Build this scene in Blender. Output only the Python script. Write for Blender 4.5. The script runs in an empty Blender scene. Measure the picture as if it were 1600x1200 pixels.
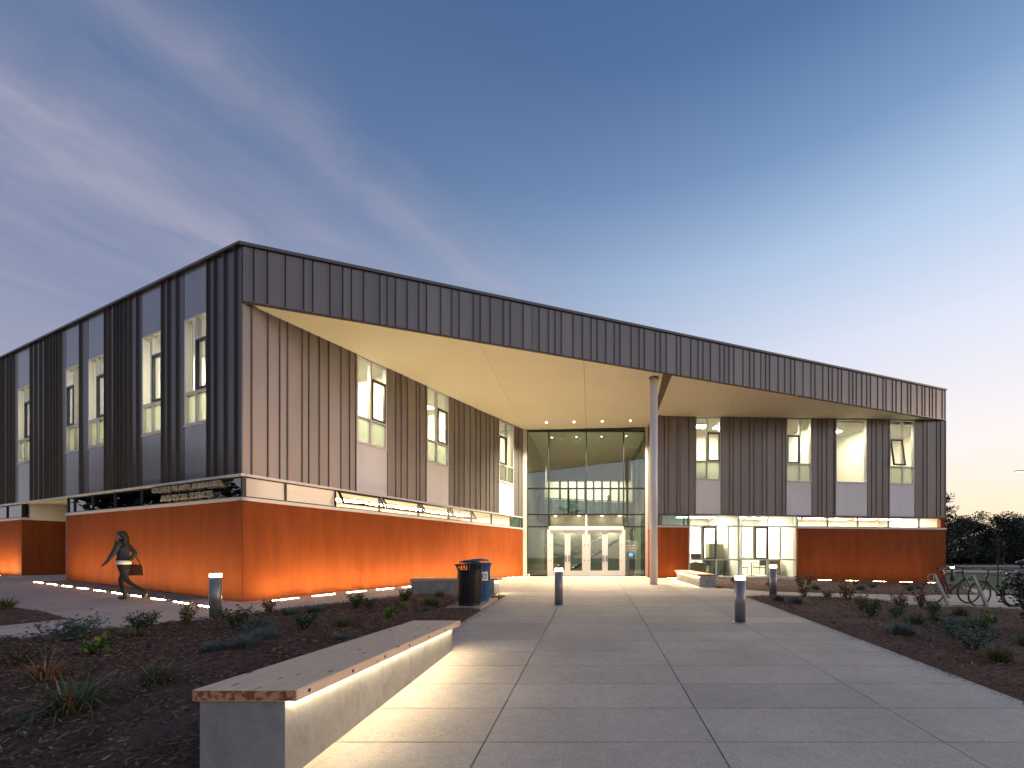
import bpy, bmesh, math, random
from mathutils import Vector, Matrix
random.seed(7)
R = math.radians
scn = bpy.context.scene
COL = scn.collection

# ------------------------------------------------------------------ camera, sky, sun, exposure
EYE = 1.11
cam_d = bpy.data.cameras.new('camera'); cam = bpy.data.objects.new('camera', cam_d); COL.objects.link(cam)
cam.location = (0, 0, EYE); cam.rotation_euler = (R(90), 0, 0)
cam_d.sensor_width = 36.0; cam_d.lens = 651.0 / 1600 * 36
cam_d.shift_x = -130 / 1600; cam_d.shift_y = 268 / 1600
cam_d.clip_start = 0.05; cam_d.clip_end = 3000
scn.camera = cam

SUN_AZ, SUN_EL = 86.0, 2.5          # degrees clockwise from the view axis, and above the horizon: the sun is just going
world = bpy.data.worlds.new('World'); scn.world = world; world.use_nodes = True
def build_sky():
    nt = world.node_tree; N = nt.nodes; L = nt.links
    for n in list(N): N.remove(n)
    def math_(op, a, b=None, clamp=False):
        m = N.new('ShaderNodeMath'); m.operation = op; m.use_clamp = clamp
        for i, v in enumerate((a, b)):
            if v is None: continue
            if hasattr(v, 'is_linked'): L.new(v, m.inputs[i])
            else: m.inputs[i].default_value = v
        return m.outputs[0]
    def ramp_(fac, stops):
        r = N.new('ShaderNodeValToRGB'); e = r.color_ramp.elements
        while len(e) < len(stops): e.new(0.5)
        for el, (p, c) in zip(e, stops): el.position = p; el.color = (*c, 1)
        L.new(fac, r.inputs[0]); return r.outputs[0]
    def mix_(fac, a, b, mode='MIX'):
        m = N.new('ShaderNodeMixRGB'); m.blend_type = mode
        for i, v in enumerate((fac, a, b)):
            if hasattr(v, 'is_linked'): L.new(v, m.inputs[i])
            elif i == 0: m.inputs[0].default_value = v
            else: m.inputs[i].default_value = (*v, 1)
        return m.outputs[0]
    out = N.new('ShaderNodeOutputWorld'); bg = N.new('ShaderNodeBackground')
    sky = N.new('ShaderNodeTexSky'); sky.sky_type = 'NISHITA'; sky.sun_disc = False
    sky.sun_elevation = R(SUN_EL); sky.sun_rotation = R(SUN_AZ)
    sky.altitude = 20; sky.air_density = 1.0; sky.dust_density = 0.6; sky.ozone_density = 2.0
    tc = N.new('ShaderNodeTexCoord'); sep = N.new('ShaderNodeSeparateXYZ'); L.new(tc.outputs['Generated'], sep.inputs[0])
    X, Y, Z = sep.outputs
    # twilight: paler towards the sunset, blue overhead, grey-violet away from it
    h = math_('SQRT', math_('ADD', math_('MULTIPLY', X, X), math_('MULTIPLY', Y, Y)))
    c = math_('DIVIDE', math_('ADD', math_('MULTIPLY', X, math.sin(R(SUN_AZ))), math_('MULTIPLY', Y, math.cos(R(SUN_AZ)))), math_('MAXIMUM', h, 0.05))
    mr = N.new('ShaderNodeMapRange'); mr.interpolation_type = 'SMOOTHSTEP'; mr.inputs[1].default_value = -0.85; mr.inputs[2].default_value = 0.85; L.new(c, mr.inputs[0]); w = mr.outputs[0]
    warm = ramp_(Z, [(0.0, (0.90, 0.62, 0.38)), (0.09, (0.82, 0.65, 0.49)), (0.2, (0.75, 0.68, 0.66)), (0.40, (0.57, 0.60, 0.70)), (0.55, (0.345, 0.455, 0.62)), (0.66, (0.155, 0.25, 0.42)), (0.76, (0.07, 0.135, 0.27)), (0.85, (0.045, 0.095, 0.21))])
    cool = ramp_(Z, [(0.0, (0.38, 0.34, 0.37)), (0.12, (0.35, 0.335, 0.395)), (0.36, (0.17, 0.20, 0.31)), (0.60, (0.085, 0.13, 0.25)), (0.85, (0.042, 0.09, 0.20))])
    dusk = mix_(w, cool, warm)
    up = N.new('ShaderNodeVectorMath'); up.operation = 'SCALE'; up.inputs['Scale'].default_value = 0.90 / SKY_STRENGTH; L.new(dusk, up.inputs[0])
    base = mix_(0.12, up.outputs[0], sky.outputs[0])
    # high thin cloud: streaks on a plane overhead
    zc = math_('MAXIMUM', Z, 0.06)
    PX, PY = math_('DIVIDE', X, zc), math_('DIVIDE', Y, zc)
    along = math_('ADD', math_('MULTIPLY', PX, 0.545), math_('MULTIPLY', PY, 0.84))
    perp = math_('ADD', math_('MULTIPLY', PX, -0.84), math_('MULTIPLY', PY, 0.545))
    sc = N.new('ShaderNodeCombineXYZ'); L.new(math_('MULTIPLY', along, 1.1), sc.inputs[0]); L.new(math_('MULTIPLY', perp, 1.55), sc.inputs[1])
    def nz(scale, det, off):
        m = N.new('ShaderNodeMapping'); m.inputs['Location'].default_value = (off, off * 0.7, off * 1.3); L.new(sc.outputs[0], m.inputs[0])
        n = N.new('ShaderNodeTexNoise'); n.inputs['Scale'].default_value = scale; n.inputs['Detail'].default_value = det; n.inputs['Roughness'].default_value = 0.55; n.inputs['Distortion'].default_value = 0.7
        L.new(m.outputs[0], n.inputs[0]); return n.outputs[0]
    wob = math_('MULTIPLY', math_('SUBTRACT', nz(1.1, 3, 3.1), 0.5), 0.55)
    pw = math_('DIVIDE', math_('ADD', perp, wob), 3.0)
    band = ramp_(pw, [(0.30, (0, 0, 0)), (0.375, (0.62, 0.62, 0.62)), (0.43, (0.22, 0.22, 0.22)), (0.49, (0.34, 0.34, 0.34)), (0.535, (0.75, 0.75, 0.75)), (0.60, (0.40, 0.40, 0.40)), (0.72, (0.26, 0.26, 0.26)), (0.9, (0.3, 0.3, 0.3))])
    tex = ramp_(nz(2.6, 6, 7.7), [(0.33, (0.25, 0.25, 0.25)), (0.68, (1, 1, 1))])
    den = math_('MULTIPLY', band, tex)
    lf = N.new('ShaderNodeMapRange'); lf.inputs[1].default_value = 1.75; lf.inputs[2].default_value = 1.0; lf.inputs[3].default_value = 0.0; lf.inputs[4].default_value = 0.9
    L.new(along, lf.inputs[0])
    ccol = ramp_(Z, [(0.0, (0.31, 0.28, 0.32)), (0.3, (0.29, 0.275, 0.335)), (0.45, (0.36, 0.325, 0.385)), (0.55, (0.30, 0.29, 0.36)), (0.75, (0.18, 0.195, 0.27))])
    cs = N.new('ShaderNodeVectorMath'); cs.operation = 'SCALE'; cs.inputs['Scale'].default_value = 0.90 / SKY_STRENGTH; L.new(ccol, cs.inputs[0])
    fin = mix_(math_('MULTIPLY', den, lf.outputs[0]), base, cs.outputs[0])
    L.new(fin, bg.inputs[0]); bg.inputs[1].default_value = SKY_STRENGTH
    L.new(bg.outputs[0], out.inputs[0])
SKY_STRENGTH = 0.12
build_sky()

sun_d = bpy.data.lights.new('sun', 'SUN'); sun = bpy.data.objects.new('sun', sun_d); COL.objects.link(sun)
sun_d.energy = 0.55; sun_d.angle = R(24); sun_d.color = (1.0, 0.64, 0.44)
_d = Vector((math.sin(R(SUN_AZ)) * math.cos(R(5)), math.cos(R(SUN_AZ)) * math.cos(R(5)), math.sin(R(5))))
sun.rotation_euler = _d.to_track_quat('Z', 'Y').to_euler()

vs = scn.view_settings; vs.view_transform = 'Standard'; vs.look = 'None'; vs.exposure = 0.75; vs.gamma = 1.0; vs.use_curve_mapping = False
scn.render.engine = 'CYCLES'
cy = scn.cycles
cy.use_denoising = True; cy.max_bounces = 7; cy.diffuse_bounces = 4; cy.glossy_bounces = 4; cy.transmission_bounces = 4
cy.transparent_max_bounces = 24; cy.sample_clamp_indirect = 3.0; cy.sample_clamp_direct = 0; cy.caustics_reflective = False; cy.caustics_refractive = False
try: cy.denoiser = 'OPENIMAGEDENOISE'; cy.use_light_tree = True
except Exception: pass

# ------------------------------------------------------------------ the lie of the land
def gz(x, y):
    a = -0.49 + 0.0415 * max(y, -14.0)
    z = a if a < -3 else -0.06 * math.log1p(math.exp(-a / 0.06))
    z += 0.026 * min(max(0.0, -9 - x), 13.0)
    z -= 0.03 * min(max(0.0, x - 5), 15.0)
    return z

# ------------------------------------------------------------------ mesh helpers
class MB:
    def __init__(s): s.v = []; s.f = []; s.m = []
    def face(s, pts, mi=0):
        b = len(s.v); s.v += [tuple(p) for p in pts]; s.f.append(tuple(range(b, b + len(pts)))); s.m.append(mi)
    def hexa(s, p, mi=0):      # 8 points: bottom loop then top loop
        b = len(s.v); s.v += [tuple(q) for q in p]
        for q in ((3, 2, 1, 0), (4, 5, 6, 7), (0, 1, 5, 4), (1, 2, 6, 5), (2, 3, 7, 6), (3, 0, 4, 7)):
            s.f.append(tuple(b + i for i in q)); s.m.append(mi)
    def box(s, x0, x1, y0, y1, z0, z1, mi=0):
        s.hexa([(x0, y0, z0), (x1, y0, z0), (x1, y1, z0), (x0, y1, z0), (x0, y0, z1), (x1, y0, z1), (x1, y1, z1), (x0, y1, z1)], mi)
    def prism(s, poly, z0, z1, mi=0):   # poly of (x, y); z0, z1 numbers or functions of (x, y)
        fz0 = z0 if callable(z0) else (lambda x, y: z0); fz1 = z1 if callable(z1) else (lambda x, y: z1)
        n = len(poly); b = len(s.v)
        s.v += [(x, y, fz0(x, y)) for x, y in poly] + [(x, y, fz1(x, y)) for x, y in poly]
        s.f.append(tuple(b + n + i for i in range(n))); s.f.append(tuple(b + n - 1 - i for i in range(n))); s.m += [mi, mi]
        for i in range(n):
            j = (i + 1) % n; s.f.append((b + i, b + j, b + n + j, b + n + i)); s.m.append(mi)
    def tube(s, pts, rad, seg=8, cap=True, mi=0):
        pts = [Vector(p) for p in pts]; n = len(pts)
        if not hasattr(rad, '__len__'): rad = [rad] * n
        b = len(s.v); up = None
        for i, p in enumerate(pts):
            t = (pts[min(i + 1, n - 1)] - pts[max(i - 1, 0)]).normalized()
            if up is None or abs(t.dot(up)) > 0.98: up = Vector((0, 0, 1)) if abs(t.z) < 0.9 else Vector((1, 0, 0))
            a = t.cross(up).normalized(); c = a.cross(t).normalized(); up = c
            for k in range(seg):
                w = 2 * math.pi * k / seg
                s.v.append(tuple(p + (a * math.cos(w) + c * math.sin(w)) * rad[i]))
        for i in range(n - 1):
            for k in range(seg):
                k2 = (k + 1) % seg
                s.f.append((b + i * seg + k, b + i * seg + k2, b + (i + 1) * seg + k2, b + (i + 1) * seg + k)); s.m.append(mi)
        if cap:
            s.f.append(tuple(b + k for k in range(seg))[::-1]); s.f.append(tuple(b + (n - 1) * seg + k for k in range(seg))); s.m += [mi, mi]
    def lathe(s, prof, c=(0, 0, 0), seg=20, mi=0):   # prof of (r, z)
        b = len(s.v); n = len(prof)
        for r, z in prof:
            for k in range(seg):
                w = 2 * math.pi * k / seg; s.v.append((c[0] + r * math.cos(w), c[1] + r * math.sin(w), c[2] + z))
        for i in range(n - 1):
            for k in range(seg):
                k2 = (k + 1) % seg
                s.f.append((b + i * seg + k, b + i * seg + k2, b + (i + 1) * seg + k2, b + (i + 1) * seg + k)); s.m.append(mi)
        s.f.append(tuple(b + k for k in range(seg))[::-1]); s.f.append(tuple(b + (n - 1) * seg + k for k in range(seg))); s.m += [mi, mi]
    def torus(s, c, r, t, axis='Y', seg=36, ts=8, mi=0):
        b = len(s.v)
        for i in range(seg):
            w = 2 * math.pi * i / seg
            for k in range(ts):
                q = 2 * math.pi * k / ts; rr = r + t * math.cos(q); h = t * math.sin(q)
                if axis == 'Y': s.v.append((c[0] + rr * math.cos(w), c[1] + h, c[2] + rr * math.sin(w)))
                else: s.v.append((c[0] + rr * math.cos(w), c[1] + rr * math.sin(w), c[2] + h))
        for i in range(seg):
            for k in range(ts):
                i2, k2 = (i + 1) % seg, (k + 1) % ts
                s.f.append((b + i * ts + k, b + i2 * ts + k, b + i2 * ts + k2, b + i * ts + k2)); s.m.append(mi)
    def mesh(s, name, mats, smooth=False):
        me = bpy.data.meshes.new(name); me.from_pydata(s.v, [], s.f)
        if not isinstance(mats, (list, tuple)): mats = [mats]
        for m in mats: me.materials.append(m)
        if len(mats) > 1: me.polygons.foreach_set('material_index', s.m)
        if smooth: me.polygons.foreach_set('use_smooth', [True] * len(me.polygons))
        me.update(); return me

def tag(o, label=None, cat=None, group=None, kind=None):
    if label: o['label'] = label
    if cat: o['category'] = cat
    if group: o['group'] = group
    if kind: o['kind'] = kind
    return o
def link(name, data, parent=None, wloc=None):
    """link an object; data is in world coordinates unless wloc gives its place"""
    o = bpy.data.objects.new(name, data); COL.objects.link(o)
    if parent is not None:
        o.parent = parent
        if parent.type == 'EMPTY' and parent.get('world_children'): o.location = -parent.location
    return o
def mk(name, mb, mat, parent=None, smooth=False):
    return link(name, mb.mesh(name, mat, smooth), parent)
def empty(name, loc, rz=0, world_children=False):
    o = bpy.data.objects.new(name, None); COL.objects.link(o); o.location = loc; o.rotation_euler = (0, 0, rz)
    o.empty_display_size = 0.2
    if world_children: o['world_children'] = 1
    return o
def copy_tree(o, parent=None):
    c = o.copy(); COL.objects.link(c); c.parent = parent
    for ch in list(o.children): copy_tree(ch, c)
    return c
ORD = ['first', 'second', 'third', 'fourth', 'fifth', 'sixth', 'seventh', 'eighth', 'ninth', 'tenth', 'eleventh', 'twelfth', 'thirteenth', 'fourteenth']

# ------------------------------------------------------------------ materials
def mat_new(name):
    m = bpy.data.materials.new(name); m.use_nodes = True
    nt = m.node_tree; return m, nt, nt.nodes, nt.links, nt.nodes['Principled BSDF']
def coords(N, L, scale=(1, 1, 1), obj=True):
    tc = N.new('ShaderNodeNewGeometry'); mp = N.new('ShaderNodeMapping'); mp.inputs['Scale'].default_value = scale
    L.new(tc.outputs['Position'], mp.inputs[0]); return mp.outputs[0]
def noise(N, L, vec, scale, detail=4, rough=0.55, dist=0):
    n = N.new('ShaderNodeTexNoise'); n.inputs['Scale'].default_value = scale; n.inputs['Detail'].default_value = detail
    n.inputs['Roughness'].default_value = rough; n.inputs['Distortion'].default_value = dist; L.new(vec, n.inputs['Vector']); return n.outputs['Fac']
def ramp(N, L, fac, stops):
    r = N.new('ShaderNodeValToRGB'); e = r.color_ramp.elements
    while len(e) < len(stops): e.new(0.5)
    for el, (p, c) in zip(e, stops): el.position = p; el.color = (c[0], c[1], c[2], 1)
    L.new(fac, r.inputs[0]); return r.outputs[0]
def mixc(N, L, fac, a, b, mode='MIX'):
    m = N.new('ShaderNodeMixRGB'); m.blend_type = mode
    for i, v in ((0, fac), (1, a), (2, b)):
        if hasattr(v, 'is_linked'): L.new(v, m.inputs[i])
        elif i == 0: m.inputs[0].default_value = v
        else: m.inputs[i].default_value = (v[0], v[1], v[2], 1)
    return m.outputs[0]
def bump(N, L, B, h, strength, dist=0.01):
    b = N.new('ShaderNodeBump'); b.inputs['Strength'].default_value = strength; b.inputs['Distance'].default_value = dist
    L.new(h, b.inputs['Height']); L.new(b.outputs[0], B.inputs['Normal'])
def objrand(N, L, lo, hi):
    oi = N.new('ShaderNodeObjectInfo'); mr = N.new('ShaderNodeMapRange'); mr.inputs[3].default_value = lo; mr.inputs[4].default_value = hi
    L.new(oi.outputs['Random'], mr.inputs[0]); c = N.new('ShaderNodeCombineXYZ')
    for i in range(3): L.new(mr.outputs[0], c.inputs[i])
    return c.outputs[0]
def plain(name, col, rough=0.6, metal=0.0, var=0.0, nscale=6, spec=None, bmp=0.0):
    m, nt, N, L, B = mat_new(name)
    B.inputs['Roughness'].default_value = rough; B.inputs['Metallic'].default_value = metal
    if spec is not None: B.inputs['Specular IOR Level'].default_value = spec
    if var > 0:
        f = noise(N, L, coords(N, L), nscale)
        c = ramp(N, L, f, [(0.3, [x * (1 - var) for x in col]), (0.7, [min(1, x * (1 + var)) for x in col])])
        L.new(c, B.inputs['Base Color'])
        if bmp: bump(N, L, B, f, bmp)
    else: B.inputs['Base Color'].default_value = (*col, 1)
    return m
def emit(name, col, strength):
    m, nt, N, L, B = mat_new(name); N.remove(B); e = N.new('ShaderNodeEmission'); e.inputs[0].default_value = (*col, 1); e.inputs[1].default_value = strength
    L.new(e.outputs[0], N['Material Output'].inputs[0]); return m
def glass(name, tint, refl, ior=1.45):
    m, nt, N, L, B = mat_new(name); N.remove(B)
    t = N.new('ShaderNodeBsdfTransparent'); t.inputs[0].default_value = (*tint, 1)
    g = N.new('ShaderNodeBsdfGlossy'); g.inputs['Roughness'].default_value = 0.0; g.inputs[0].default_value = (0.95, 0.98, 1.0, 1)
    lw = N.new('ShaderNodeLayerWeight'); lw.inputs[0].default_value = 0.5
    fr = N.new('ShaderNodeMath'); fr.operation = 'POWER'; fr.inputs[1].default_value = 5.0; L.new(lw.outputs['Facing'], fr.inputs[0])
    mr = N.new('ShaderNodeMapRange'); mr.inputs[1].default_value = 0; mr.inputs[2].default_value = 1; mr.inputs[3].default_value = refl; mr.inputs[4].default_value = 1
    L.new(fr.outputs[0], mr.inputs[0])
    x = N.new('ShaderNodeMixShader'); L.new(mr.outputs[0], x.inputs[0]); L.new(t.outputs[0], x.inputs[1]); L.new(g.outputs[0], x.inputs[2])
    L.new(x.outputs[0], N['Material Output'].inputs[0]); return m
def concrete(name, a, b, rough=0.75, speck=0.25, rnd=(0.93, 1.05), stain=None):
    m, nt, N, L, B = mat_new(name); v = coords(N, L)
    f = noise(N, L, v, 0.9, 7, 0.65); c = ramp(N, L, f, [(0.3, a), (0.7, b)])
    f2 = noise(N, L, v, 70, 4, 0.75); f4 = noise(N, L, v, 9, 5, 0.7)
    c = mixc(N, L, speck, c, ramp(N, L, f2, [(0.35, (0.30, 0.29, 0.28)), (0.65, (0.66, 0.65, 0.64))]), 'OVERLAY')
    c = mixc(N, L, 0.30, c, ramp(N, L, f4, [(0.35, (0.36, 0.35, 0.35)), (0.65, (0.60, 0.60, 0.60))]), 'OVERLAY')
    vo = N.new('ShaderNodeTexVoronoi'); vo.inputs['Scale'].default_value = 5.5; L.new(v, vo.inputs['Vector'])     # droppings, gum and pits
    sp = ramp(N, L, vo.outputs['Distance'], [(0.035, (0.6, 0.6, 0.6)), (0.075, (0, 0, 0))])
    sc_ = N.new('ShaderNodeSeparateColor'); L.new(vo.outputs['Color'], sc_.inputs[0]); gt = N.new('ShaderNodeMath'); gt.operation = 'GREATER_THAN'; gt.inputs[1].default_value = 0.82; L.new(sc_.outputs[0], gt.inputs[0])
    ml = N.new('ShaderNodeMath'); ml.operation = 'MULTIPLY'; L.new(sp, ml.inputs[0]); L.new(gt.outputs[0], ml.inputs[1])
    c = mixc(N, L, ml.outputs[0], c, [x * 0.55 for x in a])
    f5 = noise(N, L, coords(N, L, (0.5, 1.3, 1)), 1.3, 6, 0.7, 1.2)
    c = mixc(N, L, ramp(N, L, f5, [(0.56, (0, 0, 0)), (0.72, (0.32, 0.32, 0.32))]), c, [x * 0.66 for x in a])
    if stain:
        f3 = noise(N, L, coords(N, L, (1.6, 1.6, 0.9)), 2.2, 6, 0.65, 0.6)
        c = mixc(N, L, ramp(N, L, f3, [(0.5, (0, 0, 0)), (0.66, (0.75, 0.75, 0.75))]), c, stain)
    c = mixc(N, L, 1.0, c, objrand(N, L, *rnd), 'MULTIPLY'); L.new(c, B.inputs['Base Color'])
    B.inputs['Roughness'].default_value = rough; bump(N, L, B, f2, 0.3, 0.003); return m

M = {}
M['concrete'] = concrete('paving_concrete', (0.50, 0.425, 0.35), (0.64, 0.545, 0.455), 0.75, 0.62, (0.89, 1.06))
M['bench_concrete'] = concrete('bench_concrete', (0.25, 0.245, 0.23), (0.37, 0.36, 0.34), 0.7, 0.15, (1, 1), stain=(0.19, 0.185, 0.17))
M['joint'] = plain('joint_dark', (0.03, 0.028, 0.027), 0.9)
M['asphalt'] = plain('asphalt', (0.05, 0.05, 0.052), 0.85, var=0.2, nscale=3)
M['soil'] = plain('ground_soil', (0.055, 0.04, 0.03), 0.95, var=0.35, nscale=0.8)
M['grass'] = plain('lawn_grass', (0.05, 0.085, 0.02), 0.9, var=0.35, nscale=5)
M['gravel'] = plain('gravel', (0.17, 0.16, 0.155), 0.85, var=0.35, nscale=40)
def m_mulch():
    m, nt, N, L, B = mat_new('mulch'); v = coords(N, L)
    f = noise(N, L, v, 26, 5, 0.7); g = noise(N, L, v, 1.3, 3)
    c = ramp(N, L, f, [(0.3, (0.03, 0.016, 0.012)), (0.55, (0.125, 0.064, 0.043)), (0.75, (0.24, 0.125, 0.08))])
    c = mixc(N, L, 0.5, c, ramp(N, L, g, [(0.3, (0.35, 0.35, 0.35)), (0.7, (0.62, 0.6, 0.58))]), 'OVERLAY')
    L.new(c, B.inputs['Base Color']); B.inputs['Roughness'].default_value = 0.95; bump(N, L, B, f, 0.9, 0.03); return m
M['mulch'] = m_mulch()
M['chip'] = [plain('bark_chip_dark', (0.045, 0.025, 0.018), 0.9), plain('bark_chip', (0.24, 0.125, 0.08), 0.9), plain('bark_chip_pale', (0.40, 0.25, 0.17), 0.85)]
def m_red():
    m, nt, N, L, B = mat_new('rust_red_wall')
    f = noise(N, L, coords(N, L, (2.2, 2.2, 0.35)), 1.6, 6, 0.6); g = noise(N, L, coords(N, L), 0.5, 3)
    c = ramp(N, L, f, [(0.22, (0.215, 0.047, 0.010)), (0.5, (0.255, 0.058, 0.0125)), (0.8, (0.30, 0.076, 0.018))])
    c = mixc(N, L, 0.35, c, ramp(N, L, g, [(0.3, (0.38, 0.38, 0.38)), (0.7, (0.6, 0.6, 0.6))]), 'OVERLAY')
    L.new(c, B.inputs['Base Color']); B.inputs['Roughness'].default_value = 0.7; B.inputs['Specular IOR Level'].default_value = 0.15
    bump(N, L, B, noise(N, L, coords(N, L), 35, 3), 0.12, 0.004); return m
M['red'] = m_red()
def m_metal(name, col, rough, rnd, metal=0.35):
    m, nt, N, L, B = mat_new(name)
    f = noise(N, L, coords(N, L, (1, 1, 0.25)), 1.5, 3)
    c = ramp(N, L, f, [(0.3, [x * 0.93 for x in col]), (0.7, [x * 1.06 for x in col])])
    c = mixc(N, L, 1.0, c, objrand(N, L, *rnd), 'MULTIPLY'); L.new(c, B.inputs['Base Color'])
    B.inputs['Metallic'].default_value = metal; B.inputs['Roughness'].default_value = rough
    bump(N, L, B, noise(N, L, coords(N, L, (1, 1, 0.4)), 2.2, 2), 0.10, 0.01); return m
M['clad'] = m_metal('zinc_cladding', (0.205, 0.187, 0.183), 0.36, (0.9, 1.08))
M['clad_left'] = m_metal('zinc_cladding_shaded', (0.098, 0.090, 0.089), 0.28, (0.9, 1.08), 0.5)  # same zinc as clad, with the left facade's dimness put into the colour
M['coping'] = plain('coping_metal', (0.13, 0.125, 0.125), 0.35, 0.6)
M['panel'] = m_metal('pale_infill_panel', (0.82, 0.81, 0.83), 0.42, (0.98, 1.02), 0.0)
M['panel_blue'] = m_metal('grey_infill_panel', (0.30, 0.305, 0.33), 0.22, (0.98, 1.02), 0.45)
M['white_panel'] = None
M['alu'] = plain('pale_aluminium', (0.66, 0.64, 0.63), 0.4, 0.15)
M['dark_frame'] = plain('dark_window_frame', (0.035, 0.033, 0.035), 0.4, 0.3)
M['soffit'] = plain('soffit_plaster', (0.85, 0.81, 0.69), 0.75, var=0.02, nscale=0.6)
M['slot'] = plain('soffit_slot', (0.09, 0.06, 0.045), 0.6)
M['inner'] = plain('interior_paint', (0.82, 0.80, 0.74), 0.8)
M['inner_floor'] = plain('interior_floor', (0.5, 0.46, 0.40), 0.6)
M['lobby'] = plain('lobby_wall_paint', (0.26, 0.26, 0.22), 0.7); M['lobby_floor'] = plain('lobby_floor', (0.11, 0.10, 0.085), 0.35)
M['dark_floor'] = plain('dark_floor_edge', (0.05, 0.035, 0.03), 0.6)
M['glass'] = glass('window_glass', (0.93, 0.96, 0.94), 0.03)
M['glass_cw'] = glass('curtain_glass', (0.80, 0.88, 0.84), 0.15)
M['glass_sign'] = glass('sign_glass', (0.22, 0.33, 0.36), 0.22)
M['glass_teal'] = glass('dark_teal_glass', (0.30, 0.42, 0.42), 0.14)
def m_frost():
    m, nt, N, L, B = mat_new('frosted_glass'); N.remove(B)
    t = N.new('ShaderNodeBsdfTranslucent'); t.inputs[0].default_value = (0.40, 0.42, 0.39, 1)
    tr = N.new('ShaderNodeBsdfTransparent'); tr.inputs[0].default_value = (0.75, 0.82, 0.75, 1)
    g = N.new('ShaderNodeBsdfGlossy'); g.inputs['Roughness'].default_value = 0.08
    a = N.new('ShaderNodeMixShader'); a.inputs[0].default_value = 0.45; L.new(t.outputs[0], a.inputs[1]); L.new(tr.outputs[0], a.inputs[2])
    b = N.new('ShaderNodeMixShader'); b.inputs[0].default_value = 0.07; L.new(a.outputs[0], b.inputs[1]); L.new(g.outputs[0], b.inputs[2])
    L.new(b.outputs[0], N['Material Output'].inputs[0]); return m
M['frost'] = m_frost()
def m_milk():
    m, nt, N, L, B = mat_new('milk_glass'); N.remove(B)
    t = N.new('ShaderNodeBsdfTranslucent'); t.inputs[0].default_value = (0.8, 0.76, 0.68, 1); d = N.new('ShaderNodeBsdfDiffuse'); d.inputs[0].default_value = (0.85, 0.80, 0.74, 1)
    g = N.new('ShaderNodeBsdfGlossy'); g.inputs['Roughness'].default_value = 0.1
    a = N.new('ShaderNodeMixShader'); a.inputs[0].default_value = 0.5; L.new(t.outputs[0], a.inputs[1]); L.new(d.outputs[0], a.inputs[2])
    b = N.new('ShaderNodeMixShader'); b.inputs[0].default_value = 0.05; L.new(a.outputs[0], b.inputs[1]); L.new(g.outputs[0], b.inputs[2])
    L.new(b.outputs[0], N['Material Output'].inputs[0]); return m
M['white_panel'] = m_milk()
M['door_white'] = plain('door_frame_white', (0.86, 0.85, 0.84), 0.4, 0.1)
M['handle'] = plain('door_handle_metal', (0.42, 0.41, 0.47), 0.35, 0.7)
M['column'] = plain('column_paint', (0.74, 0.72, 0.74), 0.38, 0.1)
M['bollard'] = plain('bollard_metal', (0.24, 0.23, 0.245), 0.38, 0.55)
M['steel'] = plain('galvanised_steel', (0.36, 0.40, 0.44), 0.38, 0.8, var=0.1, nscale=9)
M['black'] = plain('black_paint', (0.012, 0.012, 0.013), 0.42, 0.2)
M['blue'] = plain('blue_paint', (0.012, 0.085, 0.30), 0.4, 0.1)
M['rubber'] = plain('rubber', (0.018, 0.018, 0.02), 0.7)
M['silver'] = plain('bright_metal', (0.6, 0.6, 0.62), 0.25, 0.9)
M['red_paint'] = plain('red_paint', (0.42, 0.03, 0.03), 0.35)
M['letter'] = plain('sign_letter_metal', (0.72, 0.66, 0.52), 0.28, 0.6)
M['vinyl'] = plain('white_vinyl', (0.8, 0.8, 0.78), 0.5)
def m_wood(name, base, end=False):
    m, nt, N, L, B = mat_new(name)
    if end:
        v = coords(N, L, (1, 1, 1)); w = N.new('ShaderNodeTexWave'); w.wave_type = 'RINGS'; w.inputs['Scale'].default_value = 11; w.inputs['Distortion'].default_value = 6; w.inputs['Detail'].default_value = 3; w.inputs['Detail Scale'].default_value = 2.2
        L.new(v, w.inputs[0]); c = ramp(N, L, w.outputs['Fac'], [(0.2, (0.26, 0.085, 0.035)), (0.7, (0.60, 0.30, 0.14))])
    else:
        v = coords(N, L, (9, 1.0, 9)); f = noise(N, L, v, 3.0, 6, 0.6, 0.4)
        c = ramp(N, L, f, [(0.3, [x * 0.86 for x in base]), (0.7, [min(1, x * 1.08) for x in base])])
        vo = N.new('ShaderNodeTexVoronoi'); vo.feature = 'F1'; vo.inputs['Scale'].default_value = 1.0; vo.inputs['Randomness'].default_value = 1.0
        L.new(coords(N, L, (10.5, 3.6, 10.5)), vo.inputs['Vector'])
        k = ramp(N, L, vo.outputs['Distance'], [(0.10, (1, 1, 1)), (0.17, (0, 0, 0))])
        kk = N.new('ShaderNodeMath'); kk.operation = 'MULTIPLY'; L.new(k, kk.inputs[0])
        sel = N.new('ShaderNodeMath'); sel.operation = 'GREATER_THAN'; sel.inputs[1].default_value = 0.3
        sc = N.new('ShaderNodeSeparateColor'); L.new(vo.outputs['Color'], sc.inputs[0]); L.new(sc.outputs[0], sel.inputs[0]); L.new(sel.outputs[0], kk.inputs[1])
        c = mixc(N, L, kk.outputs[0], c, (0.17, 0.07, 0.045))
    L.new(c, B.inputs['Base Color']); B.inputs['Roughness'].default_value = 0.6; return m
M['wood'] = m_wood('bench_timber', (0.80, 0.60, 0.42)); M['wood_end'] = m_wood('bench_timber_end', (0.5, 0.3, 0.2), True)
WARM = (1.0, 0.60, 0.22); WHITEW = (1.0, 0.83, 0.50); LEDW = (1.0, 0.84, 0.52)
M['e_ground'] = emit('ground_light_lens', (1.0, 0.72, 0.33), 235)
M['e_ground_left'] = emit('ground_light_lens_left', (1.0, 0.68, 0.29), 150)
M['e_ground_soft'] = emit('ground_light_lens_soft', (1.0, 0.62, 0.24), 60)
M['e_room'] = emit('ceiling_panel_light', (1.0, 0.86, 0.60), 66)
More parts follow.
